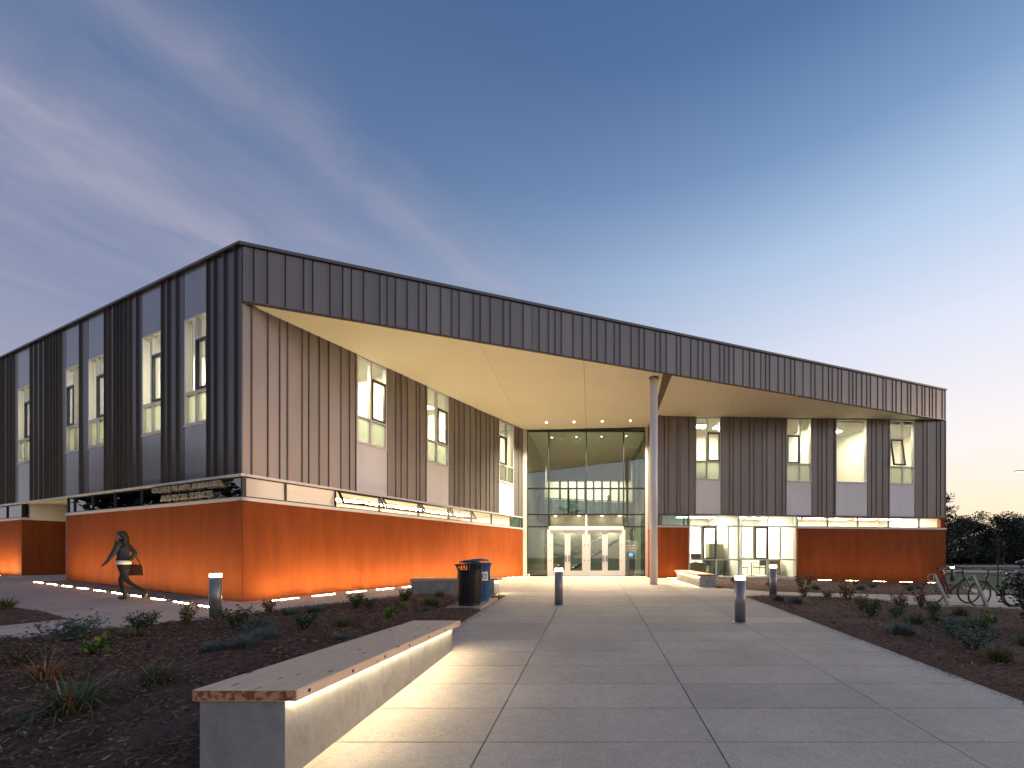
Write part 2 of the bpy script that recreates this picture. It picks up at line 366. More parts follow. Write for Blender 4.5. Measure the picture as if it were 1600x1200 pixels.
M['e_room2'] = emit('ceiling_panel_light_strong', (1.0, 0.89, 0.66), 100)
M['e_led'] = emit('bench_led', (1.0, 0.86, 0.56), 44)
M['e_bollard'] = emit('bollard_lens', (1.0, 0.80, 0.48), 16)
M['e_down'] = emit('downlight_lens', (1.0, 0.82, 0.50), 26)
M['e_screen'] = emit('blue_screen', (0.02, 0.25, 1.0), 3)
M['leaf_green'] = plain('leaf_green', (0.045, 0.085, 0.025), 0.6, var=0.4, nscale=9)
M['leaf_dark'] = plain('leaf_dark', (0.016, 0.028, 0.013), 0.6, var=0.4, nscale=6)
M['leaf_blue'] = plain('leaf_blue_grey', (0.085, 0.135, 0.135), 0.65, var=0.3, nscale=9)
M['leaf_lime'] = plain('leaf_lime', (0.12, 0.22, 0.03), 0.55, var=0.3, nscale=9)
M['leaf_red'] = plain('leaf_red', (0.24, 0.075, 0.035), 0.6, var=0.35, nscale=9)
M['leaf_straw'] = plain('leaf_straw', (0.27, 0.17, 0.085), 0.7, var=0.3, nscale=9)
M['flower'] = plain('flower_orange', (0.55, 0.2, 0.05), 0.6)
M['bark'] = plain('bark', (0.06, 0.045, 0.035), 0.9, var=0.3, nscale=8)

# ------------------------------------------------------------------ facade frames: u along the wall, n outwards, z up
class Frame:
    def __init__(s, o, d, n): s.o = o; l = math.hypot(*d); s.d = (d[0] / l, d[1] / l); l = math.hypot(*n); s.n = (n[0] / l, n[1] / l)
    def xy(s, u, n): return (s.o[0] + s.d[0] * u + s.n[0] * n, s.o[1] + s.d[1] * u + s.n[1] * n)
    def P(s, u, n, z): x, y = s.xy(u, n); return (x, y, z)
A = (-8.97, 10.58); RC = (19.0, 22.6); LC = (-3.89, 22.6); CC = (2.85, 22.6); R0 = (3.0, 20.6)
LF = Frame(A, (-2.364, 1), (-1, -2.364))
W2 = Frame(A, (0.423, 1), (1, -0.423))
RW = Frame(R0, (16, 2), (2, -16))
CW = Frame(LC, (1, 0), (0, -1))
FA = Frame(A, (27.97, 12.02), (12.02, -27.97))
def soffit_z(x, y): return 7.91 + (x + 3.89) * 0.02315 + (y - 22.6) * 0.01767
def fz(F): return lambda u, n=0: soffit_z(*F.xy(u, n))
FL = 30.44
def fas_bot(u): return 7.575 + 0.865 * u / FL
def fas_top(u): return 9.03 + 1.08 * u / FL
def lf_top(u): return 9.03 + 0.0095 * u
def fp(mb, F, u0, u1, n0, n1, zb, zt, mi=0):
    zb = zb if hasattr(zb, '__len__') else (zb, zb); zt = zt if hasattr(zt, '__len__') else (zt, zt)
    P = F.P
    mb.hexa([P(u0, n0, zb[0]), P(u1, n0, zb[1]), P(u1, n1, zb[1]), P(u0, n1, zb[0]), P(u0, n0, zt[0]), P(u1, n0, zt[1]), P(u1, n1, zt[1]), P(u0, n1, zt[0])], mi)
def fbox(name, F, u0, u1, n0, n1, zb, zt, mat, parent):
    mb = MB(); fp(mb, F, u0, u1, n0, n1, zb, zt); return mk(name, mb, mat, parent)

# ================================================================== THE SETTING
def grid_coords(lo, hi, f0, f1, fine):
    c = [lo]; s = lo
    out = []
    x = f0; step = fine
    left = []
    while x > lo: step *= 1.35; x -= step; left.append(max(x, lo))
    x = f0; mid = []
    while x <= f1: mid.append(x); x += fine
    right = []; step = fine; x = mid[-1]
    while x < hi: step *= 1.35; x += step; right.append(min(x, hi))
    return left[::-1] + mid + right
def ground_sheet():
    xs = grid_coords(-900, 900, -28, 26, 0.6); ys = grid_coords(-300, 1400, -16, 28, 0.6)
    mb = MB(); nx = len(xs)
    for y in ys:
        for x in xs: mb.v.append((x, y, gz(x, y) - 0.07))
    for j in range(len(ys) - 1):
        for i in range(nx - 1):
            a = j * nx + i; mb.f.append((a, a + 1, a + nx + 1, a + nx)); mb.m.append(0)
    tag(mk('ground', mb, M['soil'], smooth=True), kind='structure')
ground_sheet()

def clip_half(poly, a, b, c):        # keep a*x + b*y <= c
    out = []; n = len(poly)
    for i in range(n):
        p, q = poly[i], poly[(i + 1) % n]; dp = a * p[0] + b * p[1] - c; dq = a * q[0] + b * q[1] - c
        if dp <= 0: out.append(p)
        if (dp < 0 < dq) or (dq < 0 < dp):
            t = dp / (dp - dq); out.append((p[0] + (q[0] - p[0]) * t, p[1] + (q[1] - p[1]) * t))
    return out
def area(p): return 0.5 * sum(p[i][0] * p[(i + 1) % len(p)][1] - p[(i + 1) % len(p)][0] * p[i][1] for i in range(len(p)))
def clip_cell(poly, x0, x1, y0, y1):
    for a, b, c in ((-1, 0, -x0), (1, 0, x1), (0, -1, -y0), (0, 1, y1)):
        poly = clip_half(poly, a, b, c)
        if len(poly) < 3: return []
    return poly
def inside(poly, x, y):
    r = False; n = len(poly)
    for i in range(n):
        (x1, y1), (x2, y2) = poly[i], poly[(i + 1) % n]
        if (y1 > y) != (y2 > y) and x < (x2 - x1) * (y - y1) / (y2 - y1) + x1: r = not r
    return r
def ccw(p): return p if area(p) > 0 else p[::-1]

BED_L = [(-2.545, 0.6), (-2.545, 11.95), (-5.42, 11.95), (-6.14, 10.8), (-6.55, 9.92), (-7.25, 9.04), (-7.75, 8.2), (-8.7, 7.3), (-9.2, 6.8), (-10.2, 6.1), (-13.0, 5.2), (-13.0, 0.6)]
LAWN_L = [(-10.25, 8.12), (-11.7, 8.78), (-13.3, 9.32), (-17, 10.6), (-17, 6.0), (-12.5, 6.9), (-10.6, 7.42)]
BED_R = [(4.203, 0.6), (13.5, 0.6), (13.5, 10.42), (10.54, 10.48), (8.18, 10.52), (7.72, 11.9), (4.203, 11.74)]
BED_R2 = [(4.36, 14.25), (5.47, 13.2), (8.66, 13.42), (10.4, 13.55), (13.5, 14.6), (16.6, 18.9), (18.3, 21.95), RW.xy(7.3, 0.42), RW.xy(1.6, 0.42)]
WALK_R = [(4.22, 11.74), (7.72, 11.9), (8.18, 10.52), (10.54, 10.48), (15.5, 10.4), (34, 22.5), (40, 30), (33, 27.5), (16.6, 18.9), (13.5, 14.6), (10.4, 13.55), (8.66, 13.42), (5.47, 13.2), (4.36, 14.25), (4.22, 14.25)]

def slab(poly, parent, mat, th=0.09, lift=0.0):
    mb = MB(); mb.prism(ccw(poly), lambda x, y: gz(x, y) - th, lambda x, y: gz(x, y) + lift); return mk('slab', mb, mat, parent)
def plaza():
    p = tag(empty('plaza', (0, 0, 0)), kind='structure')
    xs = [-2.55, -0.87, 0.94, 2.74, 4.21]
    ys = [3.27 + 0.655 * k for k in range(-4, 14)]
    ys2 = [ys[-1]]
    while ys2[-1] < 22.3: ys2.append(ys2[-1] + 1.31)
    ys += ys2[1:-1] + [22.58]
    for i in range(4):
        for j in range(len(ys) - 1):
            q = [(xs[i] + 0.006, ys[j] + 0.006), (xs[i + 1] - 0.006, ys[j] + 0.006), (xs[i + 1] - 0.006, ys[j + 1] - 0.006), (xs[i] + 0.006, ys[j + 1] - 0.006)]
            if ys[j + 1] > 20.5 and i == 3: q = clip_half(q, -RW.n[0], -RW.n[1], -(RW.n[0] * (R0[0]) + RW.n[1] * (R0[1])) - 0.01)
            if len(q) >= 3: slab(q, p, M['concrete'])
plaza()
def sidewalk():
    p = tag(empty('sidewalk', (0, 0, 0)), kind='structure')
    def put(q):
        q = clip_half(q, 1, 0, -2.555)
        if len(q) < 3 or abs(area(q)) < 0.02: return
        if all(inside(BED_L, x - 0.05, y) for x, y in q) or all(inside(LAWN_L, x, y) for x, y in q): return
        slab(q, p, M['concrete'])
    g = 0.004
    us = [0, 1.9, 3.8, 5.7, 7.6, 9.5, 11.4, 13.04]
    for i in range(len(us) - 1):
        for n0, n1 in ((0.01, 1.5), (1.5, 3.2), (3.2, 5.2), (5.2, 8), (8, 11)):
            put([W2.xy(us[i] + g, n0 + g), W2.xy(us[i + 1] - g, n0 + g), W2.xy(us[i + 1] - g, n1 - g), W2.xy(us[i] + g, n1 - g)])
    v = -10
    while v < 17:
        for n0, n1 in ((0.72 if v >= -0.3 else 0.0, 2.2), (2.2, 4.4), (4.4, 6.8), (6.8, 9.2)):
            put([LF.xy(v + g, n0 + g), LF.xy(v + 1.9 - g, n0 + g), LF.xy(v + 1.9 - g, n1 - g), LF.xy(v + g, n1 - g)])
        v += 1.9
    put([LF.xy(-0.5, 0.004), LF.xy(-0.02, 0.004), LF.xy(-0.02, 0.716), LF.xy(-0.5, 0.716)])
    for v0, v1 in ((10.5, 12.5), (12.5, 14.5)):
        put([LF.xy(v0 + g, -3.0), LF.xy(v1 - g, -3.0), LF.xy(v1 - g, 0.716), LF.xy(v0 + g, 0.716)])
sidewalk()
def walkway():
    p = tag(empty('walkway', (0, 0, 0)), kind='structure')
    y = 10.0
    while y < 30:
        x = 4.2
        while x < 40:
            q = clip_cell(WALK_R, x, x + 1.494, y, y + 1.794)
            if len(q) >= 3 and abs(area(q)) > 0.03: slab(q, p, M['concrete'])
            x += 1.5
        y += 1.8
walkway()

def edge_d(poly, x, y):
    best = 9.0
    for i in range(len(poly)):
        (x1, y1), (x2, y2) = poly[i], poly[(i + 1) % len(poly)]; dx, dy = x2 - x1, y2 - y1
        t = max(0, min(1, ((x - x1) * dx + (y - y1) * dy) / (dx * dx + dy * dy))); best = min(best, math.hypot(x - x1 - t * dx, y - y1 - t * dy))
    return best
def bed(name, poly, mat, lift, bumpy, cell=0.3):
    bm = bmesh.new(); xs = [p[0] for p in poly]; ys = [p[1] for p in poly]
    rnd = random.Random(3); cache = {}
    y = min(ys)
    while y < max(ys):
        x = min(xs)
        while x < max(xs):
            q = clip_cell(poly, x, x + cell, y, y + cell)
            if len(q) >= 3:
                vsn = []
                for a, b in q:
                    k = (round(a, 3), round(b, 3))
                    if k not in cache:
                        h = bumpy * (math.sin(a * 2.3 + b * 1.1) * 0.4 + math.sin(a * 5.1 - b * 3.7) * 0.3 + rnd.uniform(-0.4, 0.4))
                        e = edge_d(poly, a, b); cache[k] = bm.verts.new((a, b, gz(a, b) + min(0.004 + e * 0.35, lift + h)))
                    if cache[k] not in vsn: vsn.append(cache[k])
                if len(vsn) >= 3:
                    try: bm.faces.new(vsn)
                    except ValueError: pass
            x += cell
        y += cell
    # a skirt down into the ground
    me = bpy.data.meshes.new(name); bm.to_mesh(me); bm.free(); me.materials.append(mat)
    me.polygons.foreach_set('use_smooth', [True] * len(me.polygons))
    return tag(link(name, me), kind='structure')
bed('mulch_bed', BED_L, M['mulch'], 0.045, 0.035); bed('mulch_bed', BED_R, M['mulch'], 0.045, 0.035); bed('mulch_bed', BED_R2, M['mulch'], 0.045, 0.035)
bed('lawn_verge', LAWN_L, M['mulch'], 0.02, 0.008)
def scatter_chips():
    rnd = random.Random(11); mb = MB()
    for poly, n in ((BED_L, 52000), (BED_R, 32000), (BED_R2, 5000), (LAWN_L, 1500)):
        xs = [p[0] for p in poly]; ys = [p[1] for p in poly]; k = 0
        while k < n:
            x = rnd.uniform(min(xs), max(xs)); y = min(ys) + (max(ys) - min(ys)) * rnd.random() ** 1.35
            if not inside(poly, x, y): continue
            k += 1
            l = rnd.uniform(0.010, 0.038); w = rnd.uniform(0.0045, 0.010); a = rnd.uniform(0, math.pi); t = rnd.uniform(-0.45, 0.45); r = rnd.uniform(-0.6, 0.6)
            ux, uy, uz = math.cos(a) * math.cos(t), math.sin(a) * math.cos(t), math.sin(t)
            vx, vy, vz = -math.sin(a) * math.cos(r), math.cos(a) * math.cos(r), math.sin(r)
            z = gz(x, y) + min(0.012 + edge_d(poly, x, y) * 0.35, 0.052) + rnd.uniform(0, 0.022)
            mb.face([(x + ux * l * i + vx * w * j, y + uy * l * i + vy * w * j, z + uz * l * i + vz * w * j) for i, j in ((-1, -1), (1, -0.6), (1, 0.6), (-1, 1))],
                    0 if rnd.random() < 0.5 else (1 if rnd.random() < 0.90 else 2))
    for k in range(900):            # bits kicked out onto the paving
        side = rnd.random(); x, y = (4.2 - abs(rnd.gauss(0, 0.07)), rnd.uniform(2.5, 11.6)) if side < .55 else (-2.54 + abs(rnd.gauss(0, 0.08)), rnd.uniform(6.2, 11.5))
        l = rnd.uniform(0.006, 0.022); w = rnd.uniform(0.003, 0.006); a = rnd.uniform(0, math.pi); c, d = math.cos(a), math.sin(a); z = gz(x, y) + rnd.uniform(0.003, 0.008)
        mb.face([(x + c * l * i - d * w * j, y + d * l * i + c * w * j, z + 0.003 * i) for i, j in ((-1, -1), (1, -0.6), (1, 0.6), (-1, 1))], rnd.choice((0, 1)))
    tag(mk('bark_mulch', mb, M['chip']), 'loose shredded bark mulch covering the planting beds', 'mulch', kind='stuff')
scatter_chips()
def gravel_strip():
    mb = MB(); rnd = random.Random(5)
    mb.hexa([(*LF.xy(u, n), gz(*LF.xy(u, n)) + z) for z in (-0.06, -0.012) for u, n in ((-0.02, 0.0), (10.45, 0.0), (10.45, 0.715), (-0.02, 0.715))])
    for k in range(5200):
        u = rnd.uniform(0, 10.4); n = rnd.uniform(0.02, 0.70); x, y = LF.xy(u, n); s = rnd.uniform(0.012, 0.028); z = gz(x, y) - 0.005
        a = rnd.uniform(0, 6.28); c, d = math.cos(a) * s, math.sin(a) * s
        b = len(mb.v); mb.v += [(x + c, y + d, z - s * .2), (x - d, y + c, z - s * .1), (x - c, y - d, z - s * .2), (x + d, y - c, z - s * .15), (x + rnd.uniform(-.4, .4) * s, y + rnd.uniform(-.4, .4) * s, z + s * rnd.uniform(.5, .9))]
        for i in range(4): mb.f.append((b + i, b + (i + 1) % 4, b + 4)); mb.m.append(0)
    tag(mk('gravel_strip', mb, M['gravel']), 'grey gravel strip at the foot of the orange wall', 'gravel', kind='stuff')
gravel_strip()
# road, far kerb and lawn beyond the corner
def flat_poly(name, poly, mat, lift, th=0.06):
    mb = MB(); mb.prism(ccw(poly), lambda x, y: gz(x, y) + lift - th, lambda x, y: gz(x, y) + lift); return tag(mk(name, mb, mat), kind='structure')
flat_poly('road', [(20, 46), (200, 30), (200, 54), (20, 60)], M['asphalt'], -0.05)
flat_poly('pavement', [(20, 61), (200, 55), (200, 58.5), (20, 63.5)], M['concrete'], 0.06, 0.2)
flat_poly('pavement', [(24, 40.5), (200, 24.0), (200, 26.5), (24, 43.5)], M['concrete'], 0.06, 0.2)
flat_poly('lawn', [(15.8, 15.2), (33, 27.6), (30, 40), (24, 40), (19.6, 23.5), (17, 19.2)], M['grass'], 0.0)
flat_poly('lawn', [(15.6, 10.3), (34, 22.4), (60, 36), (60, 10)], M['grass'], 0.0)

# ================================================================== THE BUILDING
BLD = tag(empty('college_building', (A[0], A[1], 0), world_children=True),
          'two-storey building with zinc cladding, rust-orange base and wide sloping entrance canopy', 'building')
B_ = BLD
SILL, CLB, CLT, CLADB = 2.51, 2.61, 3.12, 3.20      # heights: red wall top, clerestory bottom and top, cladding foot

# --- rust-red base walls
def base_wall(F, cuts, z0):
    w = fbox('base_wall', F, cuts[0] + 0.002, cuts[-1] - 0.002, -0.25, -0.018, z0, SILL, M['red'], B_)
    for a, b in zip(cuts, cuts[1:]): fbox('wall_panel', F, a + (0.003 if a != cuts[0] else 0.0), b - (0.003 if b != cuts[-1] else 0.0), -0.016, 0.0, z0, SILL, M['red'], w)
base_wall(LF, [0.0, 3.45, 6.95, 10.45], -0.6); base_wall(LF, [14.55, 18.0, 21.0, 24.0], -0.6)
base_wall(W2, [0.004, 3.3, 6.6, 9.9, 13.05], -0.6); base_wall(RW, [0.10, 1.66], -0.7); base_wall(RW, [7.52, 10.9, 14.35, 16.15], -1.0)
# portal on the left wing: back wall, cheeks and soffit
fbox('portal_wall', LF, 10.45, 14.55, -3.2, -3.0, -0.4, 2.45, M['red'], B_)
fbox('portal_lintel', LF, 10.47, 14.53, -3.1, -2.95, 2.455, 3.17, M['soffit'], B_)
fbox('portal_cheek', LF, 10.25, 10.45, -3.0, -0.255, -0.4, SILL, M['red'], B_)
fbox('portal_cheek', LF, 14.55, 14.75, -3.0, -0.255, -0.4, SILL, M['red'], B_)
fbox('portal_cheek_band', LF, 10.25, 10.46, -2.94, -0.2, SILL + .003, 3.17, M['soffit'], B_)
fbox('portal_cheek_band', LF, 14.54, 14.75, -2.94, -0.2, SILL + .003, 3.17, M['soffit'], B_)
fbox('portal_soffit', LF, 10.3, 14.7, -3.1, -0.06, 3.175, 3.25, M['soffit'], B_)
# sills and heads
for F, a, b in ((LF, -0.03, 10.46), (LF, 14.54, 24), (W2, -0.03, 13.03), (RW, 0.1, 1.70), (RW, 7.46, 16.17)):
    fbox('sill_band', F, a, b, -0.25, 0.03, SILL + 0.002, CLB - 0.012, M['alu'], B_)
for F, a, b in ((LF, -0.035, 24), (W2, 0.04, 13.04), (RW, 0.1, 16.16)):
    fbox('head_band', F, a, b, -0.25, 0.035, CLT + 0.012, CLADB - 0.006, M['coping'] if F is RW else M['alu'], B_)

# --- clerestory: panes between dark mullions
def clerestory(F, breaks, mats, parent=B_, mull=M['dark_frame']):
    mb = MB()
    for u in breaks: fp(mb, F, u - 0.022, u + 0.022, -0.10, -0.012, CLB - 0.012, CLT + 0.012)
    fp(mb, F, breaks[0], breaks[-1], -0.098, -0.016, CLB - 0.012, CLB + 0.022); fp(mb, F, breaks[0], breaks[-1], -0.098, -0.016, CLT - 0.018, CLT + 0.012)
    c = mk('clerestory', mb, mull, parent)
    for (a, b), m in zip(zip(breaks, breaks[1:]), mats):
        if m is not None:
            q = MB(); fp(q, F, a + 0.02, b - 0.02, -0.05, -0.042, CLB + 0.02, CLT - 0.016); mk('pane', q, m, c)
    return c
T = M['glass_teal']; G = M['glass']
T2 = M['glass_sign']
clerestory(LF, [0.03, 1.75, 3.5, 5.2, 6.9, 8.5, 9.9, 10.42], [T2] * 7, mull=M['black'])
clerestory(LF, [14.6, 16.2, 17.9, 19.6, 21.3], [T2] * 4, mull=M['black'])
W_BR = [0.045, 1.05, 2.48, 4.06, 5.78, 7.39, 8.85, 10.29, 11.9, 12.98]
cl = clerestory(W2, W_BR, [M['white_panel'], M['white_panel'], None, None, None, None, G, G, T])
for i in range(2, 6):                                        # four awning sashes, pushed open at the foot
    a, b = W_BR[i] + 0.03, W_BR[i + 1] - 0.03; ang = R(33); hgt = CLT - CLB - 0.03
    dn, dz = math.sin(ang), -math.cos(ang); n0, z0 = 0.02, CLT - 0.005
    def Q(u, t, o): return W2.P(u, n0 + dn * t + 0.0 + o * math.cos(ang), z0 + dz * t + o * math.sin(ang))
    def bar(mb, u0, u1, t0, t1, o0=-0.02, o1=0.025):
        mb.hexa([Q(u0, t0, o0), Q(u1, t0, o0), Q(u1, t1, o0), Q(u0, t1, o0), Q(u0, t0, o1), Q(u1, t0, o1), Q(u1, t1, o1), Q(u0, t1, o1)])
    mb = MB(); w = 0.06
    bar(mb, a, b, 0, w); bar(mb, a, b, hgt - w, hgt); bar(mb, a, a + w, w, hgt - w); bar(mb, b - w, b, w, hgt - w)
    s = mk('awning_sash', mb, M['black'], B_)
    q = MB(); bar(q, a + w - .005, b - w + .005, w - .005, hgt - w + .005, 0.0, 0.006); mk('pane', q, G, s)
    q = MB()
    for uu in (a + 0.02, b - 0.02): q.tube([Q(uu, hgt * 0.8, -0.02), W2.P(uu, -0.03, CLB + 0.05)], 0.008, 6)
    mk('stay', q, M['steel'], s)
clerestory(RW, [0.14, 1.45, 1.66], [T, T])
clerestory(RW, [7.53, 9.23, 10.95, 12.74, 14.56, 16.08], [G] * 5)

# --- cladding panels
def panels(F, cuts, zb, zt, mat, parent, name='panel', n0=0.0, seam=0.035, gap=0.011):
    """one standing-seam panel between each pair of cuts, with its seam standing proud along one edge"""
    for a, b in zip(cuts, cuts[1:]):
        mb = MB(); za = zb if not callable(zb) else None
        B0 = (zb(a), zb(b)) if callable(zb) else (zb, zb); T0 = (zt(a), zt(b)) if callable(zt) else (zt, zt)
        fp(mb, F, a + gap, b - gap, n0 - 0.02, n0, B0, T0)  # wide dark gaps stand in for the shadow along each seam
        if b - a > 0.06: fp(mb, F, b - gap - 0.010, b - gap - 0.0005, n0 + 0.0005, n0 + seam, (B0[1], B0[1]), (T0[1], T0[1]))
        mk(name, mb, mat, parent)
def backing(F, a, b, zb, zt, parent, mat=None, n=(-0.2, -0.022)):
    zb_ = (zb(a), zb(b)) if callable(zb) else zb; zt_ = (zt(a), zt(b)) if callable(zt) else zt
    return fbox('cladding', F, a, b, n[0], n[1], zb_, zt_, mat or M['dark_frame'], parent)
sw = fz(W2); sr = fz(RW)
def rnd_cuts(a, b, rnd, lo=0.22, hi=0.46):
    c = [a]
    while b - c[-1] > hi * 1.3: c.append(c[-1] + rnd.choice([lo, lo * 1.25, hi * 0.8, hi]))
    c.append(b); return c
# wing beside the entrance (W2)
W_SEAMS = [[0.0, .226, .606, .897, 1.094, 1.489, 1.676, 1.978, 2.265, 2.658, 2.948, 3.16], [4.35, 4.72, 4.956, 5.233, 5.656, 5.827, 6.14], [7.37, 7.717, 7.988, 8.317, 8.717, 9.111, 9.429, 9.851, 10.113, 10.442, 10.80], [12.15, 12.574, 12.889, 13.04]]
for cuts in W_SEAMS:
    bk = backing(W2, cuts[0] + 0.003, cuts[-1] - 0.003, CLADB, lambda u: sw(u) - 0.01, B_)
    panels(W2, cuts, CLADB, lambda u: sw(u) - 0.012, M['clad'], bk, gap=0.014)
# right wing
R_SEAMS = [[0.1, .449, .645, 1.098, 1.237, 1.693, 2.03], [3.37, 3.828, 4.032, 4.442, 4.906, 5.143, 5.6, 5.84, 6.311, 6.68, 6.89], [8.31, 8.674, 8.89, 9.172, 9.574, 9.65], [11.48, 11.748, 12.005, 12.398, 12.76], [14.27, 14.793, 15.025, 15.606, 15.84, 16.15]]
for cuts in R_SEAMS:
    bk = backing(RW, cuts[0] + 0.003, cuts[-1] - 0.003, CLADB, lambda u: sr(u) - 0.01, B_)
    panels(RW, cuts, CLADB, lambda u: sr(u) - 0.012, M['clad'], bk, gap=0.016)
# left facade
rl = random.Random(21)
L_BAYS = [(1.54, 2.73, 1), (3.90, 5.10, 1), (7.476, 8.728, 1), (9.31, 10.49, -1), (13.58, 14.92, 1), (17.6, 18.9, 1), (21.2, 22.4, 1)]
prev = 0.0
for a, b, s in L_BAYS + [(24.0, 24.0, 0)]:
    cuts = rnd_cuts(prev, a, rl)
    bk = backing(LF, cuts[0] + 0.003, cuts[-1] - 0.003, CLADB, lambda u: lf_top(u) - 0.03, B_)
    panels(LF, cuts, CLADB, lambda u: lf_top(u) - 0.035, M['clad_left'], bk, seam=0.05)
    prev = b
# pale infill panels under and over windows
def infill(F, a, b, zb, zt, mat): fbox('infill_panel', F, a + 0.006, b - 0.006, -0.12, -0.004, zb, zt, mat, B_)
LSILL, WSILL, RSILL = 4.72, 4.80, 4.93
for a, b, s in L_BAYS:
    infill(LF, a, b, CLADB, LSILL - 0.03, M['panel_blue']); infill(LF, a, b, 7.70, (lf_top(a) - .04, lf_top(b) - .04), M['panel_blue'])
W_BAYS = [(3.175, 4.34, 1), (6.16, 7.36, 1), (10.82, 12.14, -1)]
for a, b, s in W_BAYS: infill(W2, a, b, CLADB, WSILL - 0.03, M['panel'])
R_BAYS = [(2.045, 3.355, 1, 0), (6.905, 8.295, -1, 0), (9.665, 11.465, 0, 0), (12.775, 14.256, -1, 1)]
for a, b, s, o in R_BAYS: infill(RW, a, b, CLADB, RSILL - 0.03, M['panel'])

# --- windows: pale frame, mullion and transom, one dark opening sash, glass
def window(F, a, b, z0, zt, s, ztr, zsash, opened=False, low=None):
    """s: side of the dark opening sash in u (1 high u, -1 low u, 0 a single pane)"""
    t0, t1 = zt(a), zt(b); zt_ = lambda u: t0 + (t1 - t0) * (u - a) / (b - a)
    mb = MB(); w = 0.055; nf, nb = 0.004, -0.16
    fp(mb, F, a + 0.002, a + w, nb, nf, z0, (zt_(a), zt_(a + w))); fp(mb, F, b - w, b - 0.002, nb, nf, z0, (zt_(b - w), zt_(b)))
    fp(mb, F, a + w, b - w, nb, nf - 0.002, z0, z0 + w); fp(mb, F, a + w, b - w, nb, nf - 0.002, (zt_(a + w) - w, zt_(b - w) - w), (zt_(a + w), zt_(b - w)))
    fp(mb, F, a - 0.004, b + 0.004, -0.1, 0.03, z0 - 0.03, z0 - 0.002)
    if s != 0:
        um = a + (b - a) * (0.46 if s > 0 else 0.54)
        fp(mb, F, um - 0.028, um + 0.028, nb + 0.02, nf - 0.012, z0 + w, (zt_(um) - w, zt_(um) - w))
        fp(mb, F, a + w, um - 0.028, nb + 0.02, nf - 0.014, ztr - 0.03, ztr + 0.03); fp(mb, F, um + 0.028, b - w, nb + 0.02, nf - 0.014, ztr - 0.03, ztr + 0.03)
    win = mk('window', mb, M['alu'], B_)
    def pane(u0, u1, za, zb, m): q = MB(); fp(q, F, u0, u1, -0.075, -0.067, za, zb); mk('pane', q, m, win)
    if s == 0:
        pane(a + w, b - w, z0 + w, (zt_(a + w) - w, zt_(b - w) - w), G); return win
    lo = low or M['frost']
    fixed, op = ((a + w, um - 0.028), (um + 0.028, b - w)) if s > 0 else ((um + 0.028, b - w), (a + w, um - 0.028))
    pane(*fixed, z0 + w, ztr - 0.03, lo); pane(*op, z0 + w, ztr - 0.03, lo)
    pane(*fixed, ztr + 0.03, (zt_(fixed[0]) - w, zt_(fixed[1]) - w), G)
    q = MB(); fp(q, F, op[0], op[1], nb + 0.02, nf - 0.014, zsash, zsash + 0.04); mk('transom', q, M['alu'], win)
    pane(*op, zsash + 0.04, (zt_(op[0]) - w, zt_(op[1]) - w), G)
    # opening sash, hinged at its head
    ang = R(9) if opened else 0.0; H = zsash - ztr - 0.035; u0, u1 = op[0] + 0.004, op[1] - 0.004; k = 0.055
    def Q(u, t, o): return F.P(u, -0.012 + math.sin(ang) * t + o * math.cos(ang), zsash - 0.002 - math.cos(ang) * t + o * math.sin(ang))
    def bar(mb, ua, ub, ta, tb, o0=-0.05, o1=0.02): mb.hexa([Q(ua, ta, o0), Q(ub, ta, o0), Q(ub, tb, o0), Q(ua, tb, o0), Q(ua, ta, o1), Q(ub, ta, o1), Q(ub, tb, o1), Q(ua, tb, o1)])
    mb = MB(); bar(mb, u0, u1, 0, k); bar(mb, u0, u1, H - k, H); bar(mb, u0, u0 + k, k, H - k); bar(mb, u1 - k, u1, k, H - k)
    mk('opening_sash', mb, M['dark_frame'], win)
    q = MB(); bar(q, u0 + k, u1 - k, k, H - k, -0.02, -0.012); mk('pane', q, G, win)
    return win
for a, b, s in L_BAYS: window(LF, a, b, LSILL, lambda u: 7.69, -s, 5.62, 7.02)
for a, b, s in W_BAYS: window(W2, a, b, WSILL, lambda u: sw(u) - 0.02, s, 5.66, 7.05)
for a, b, s, o in R_BAYS: window(RW, a, b, RSILL, lambda u: sr(u) - 0.02, s, 5.85, 7.30, bool(o))

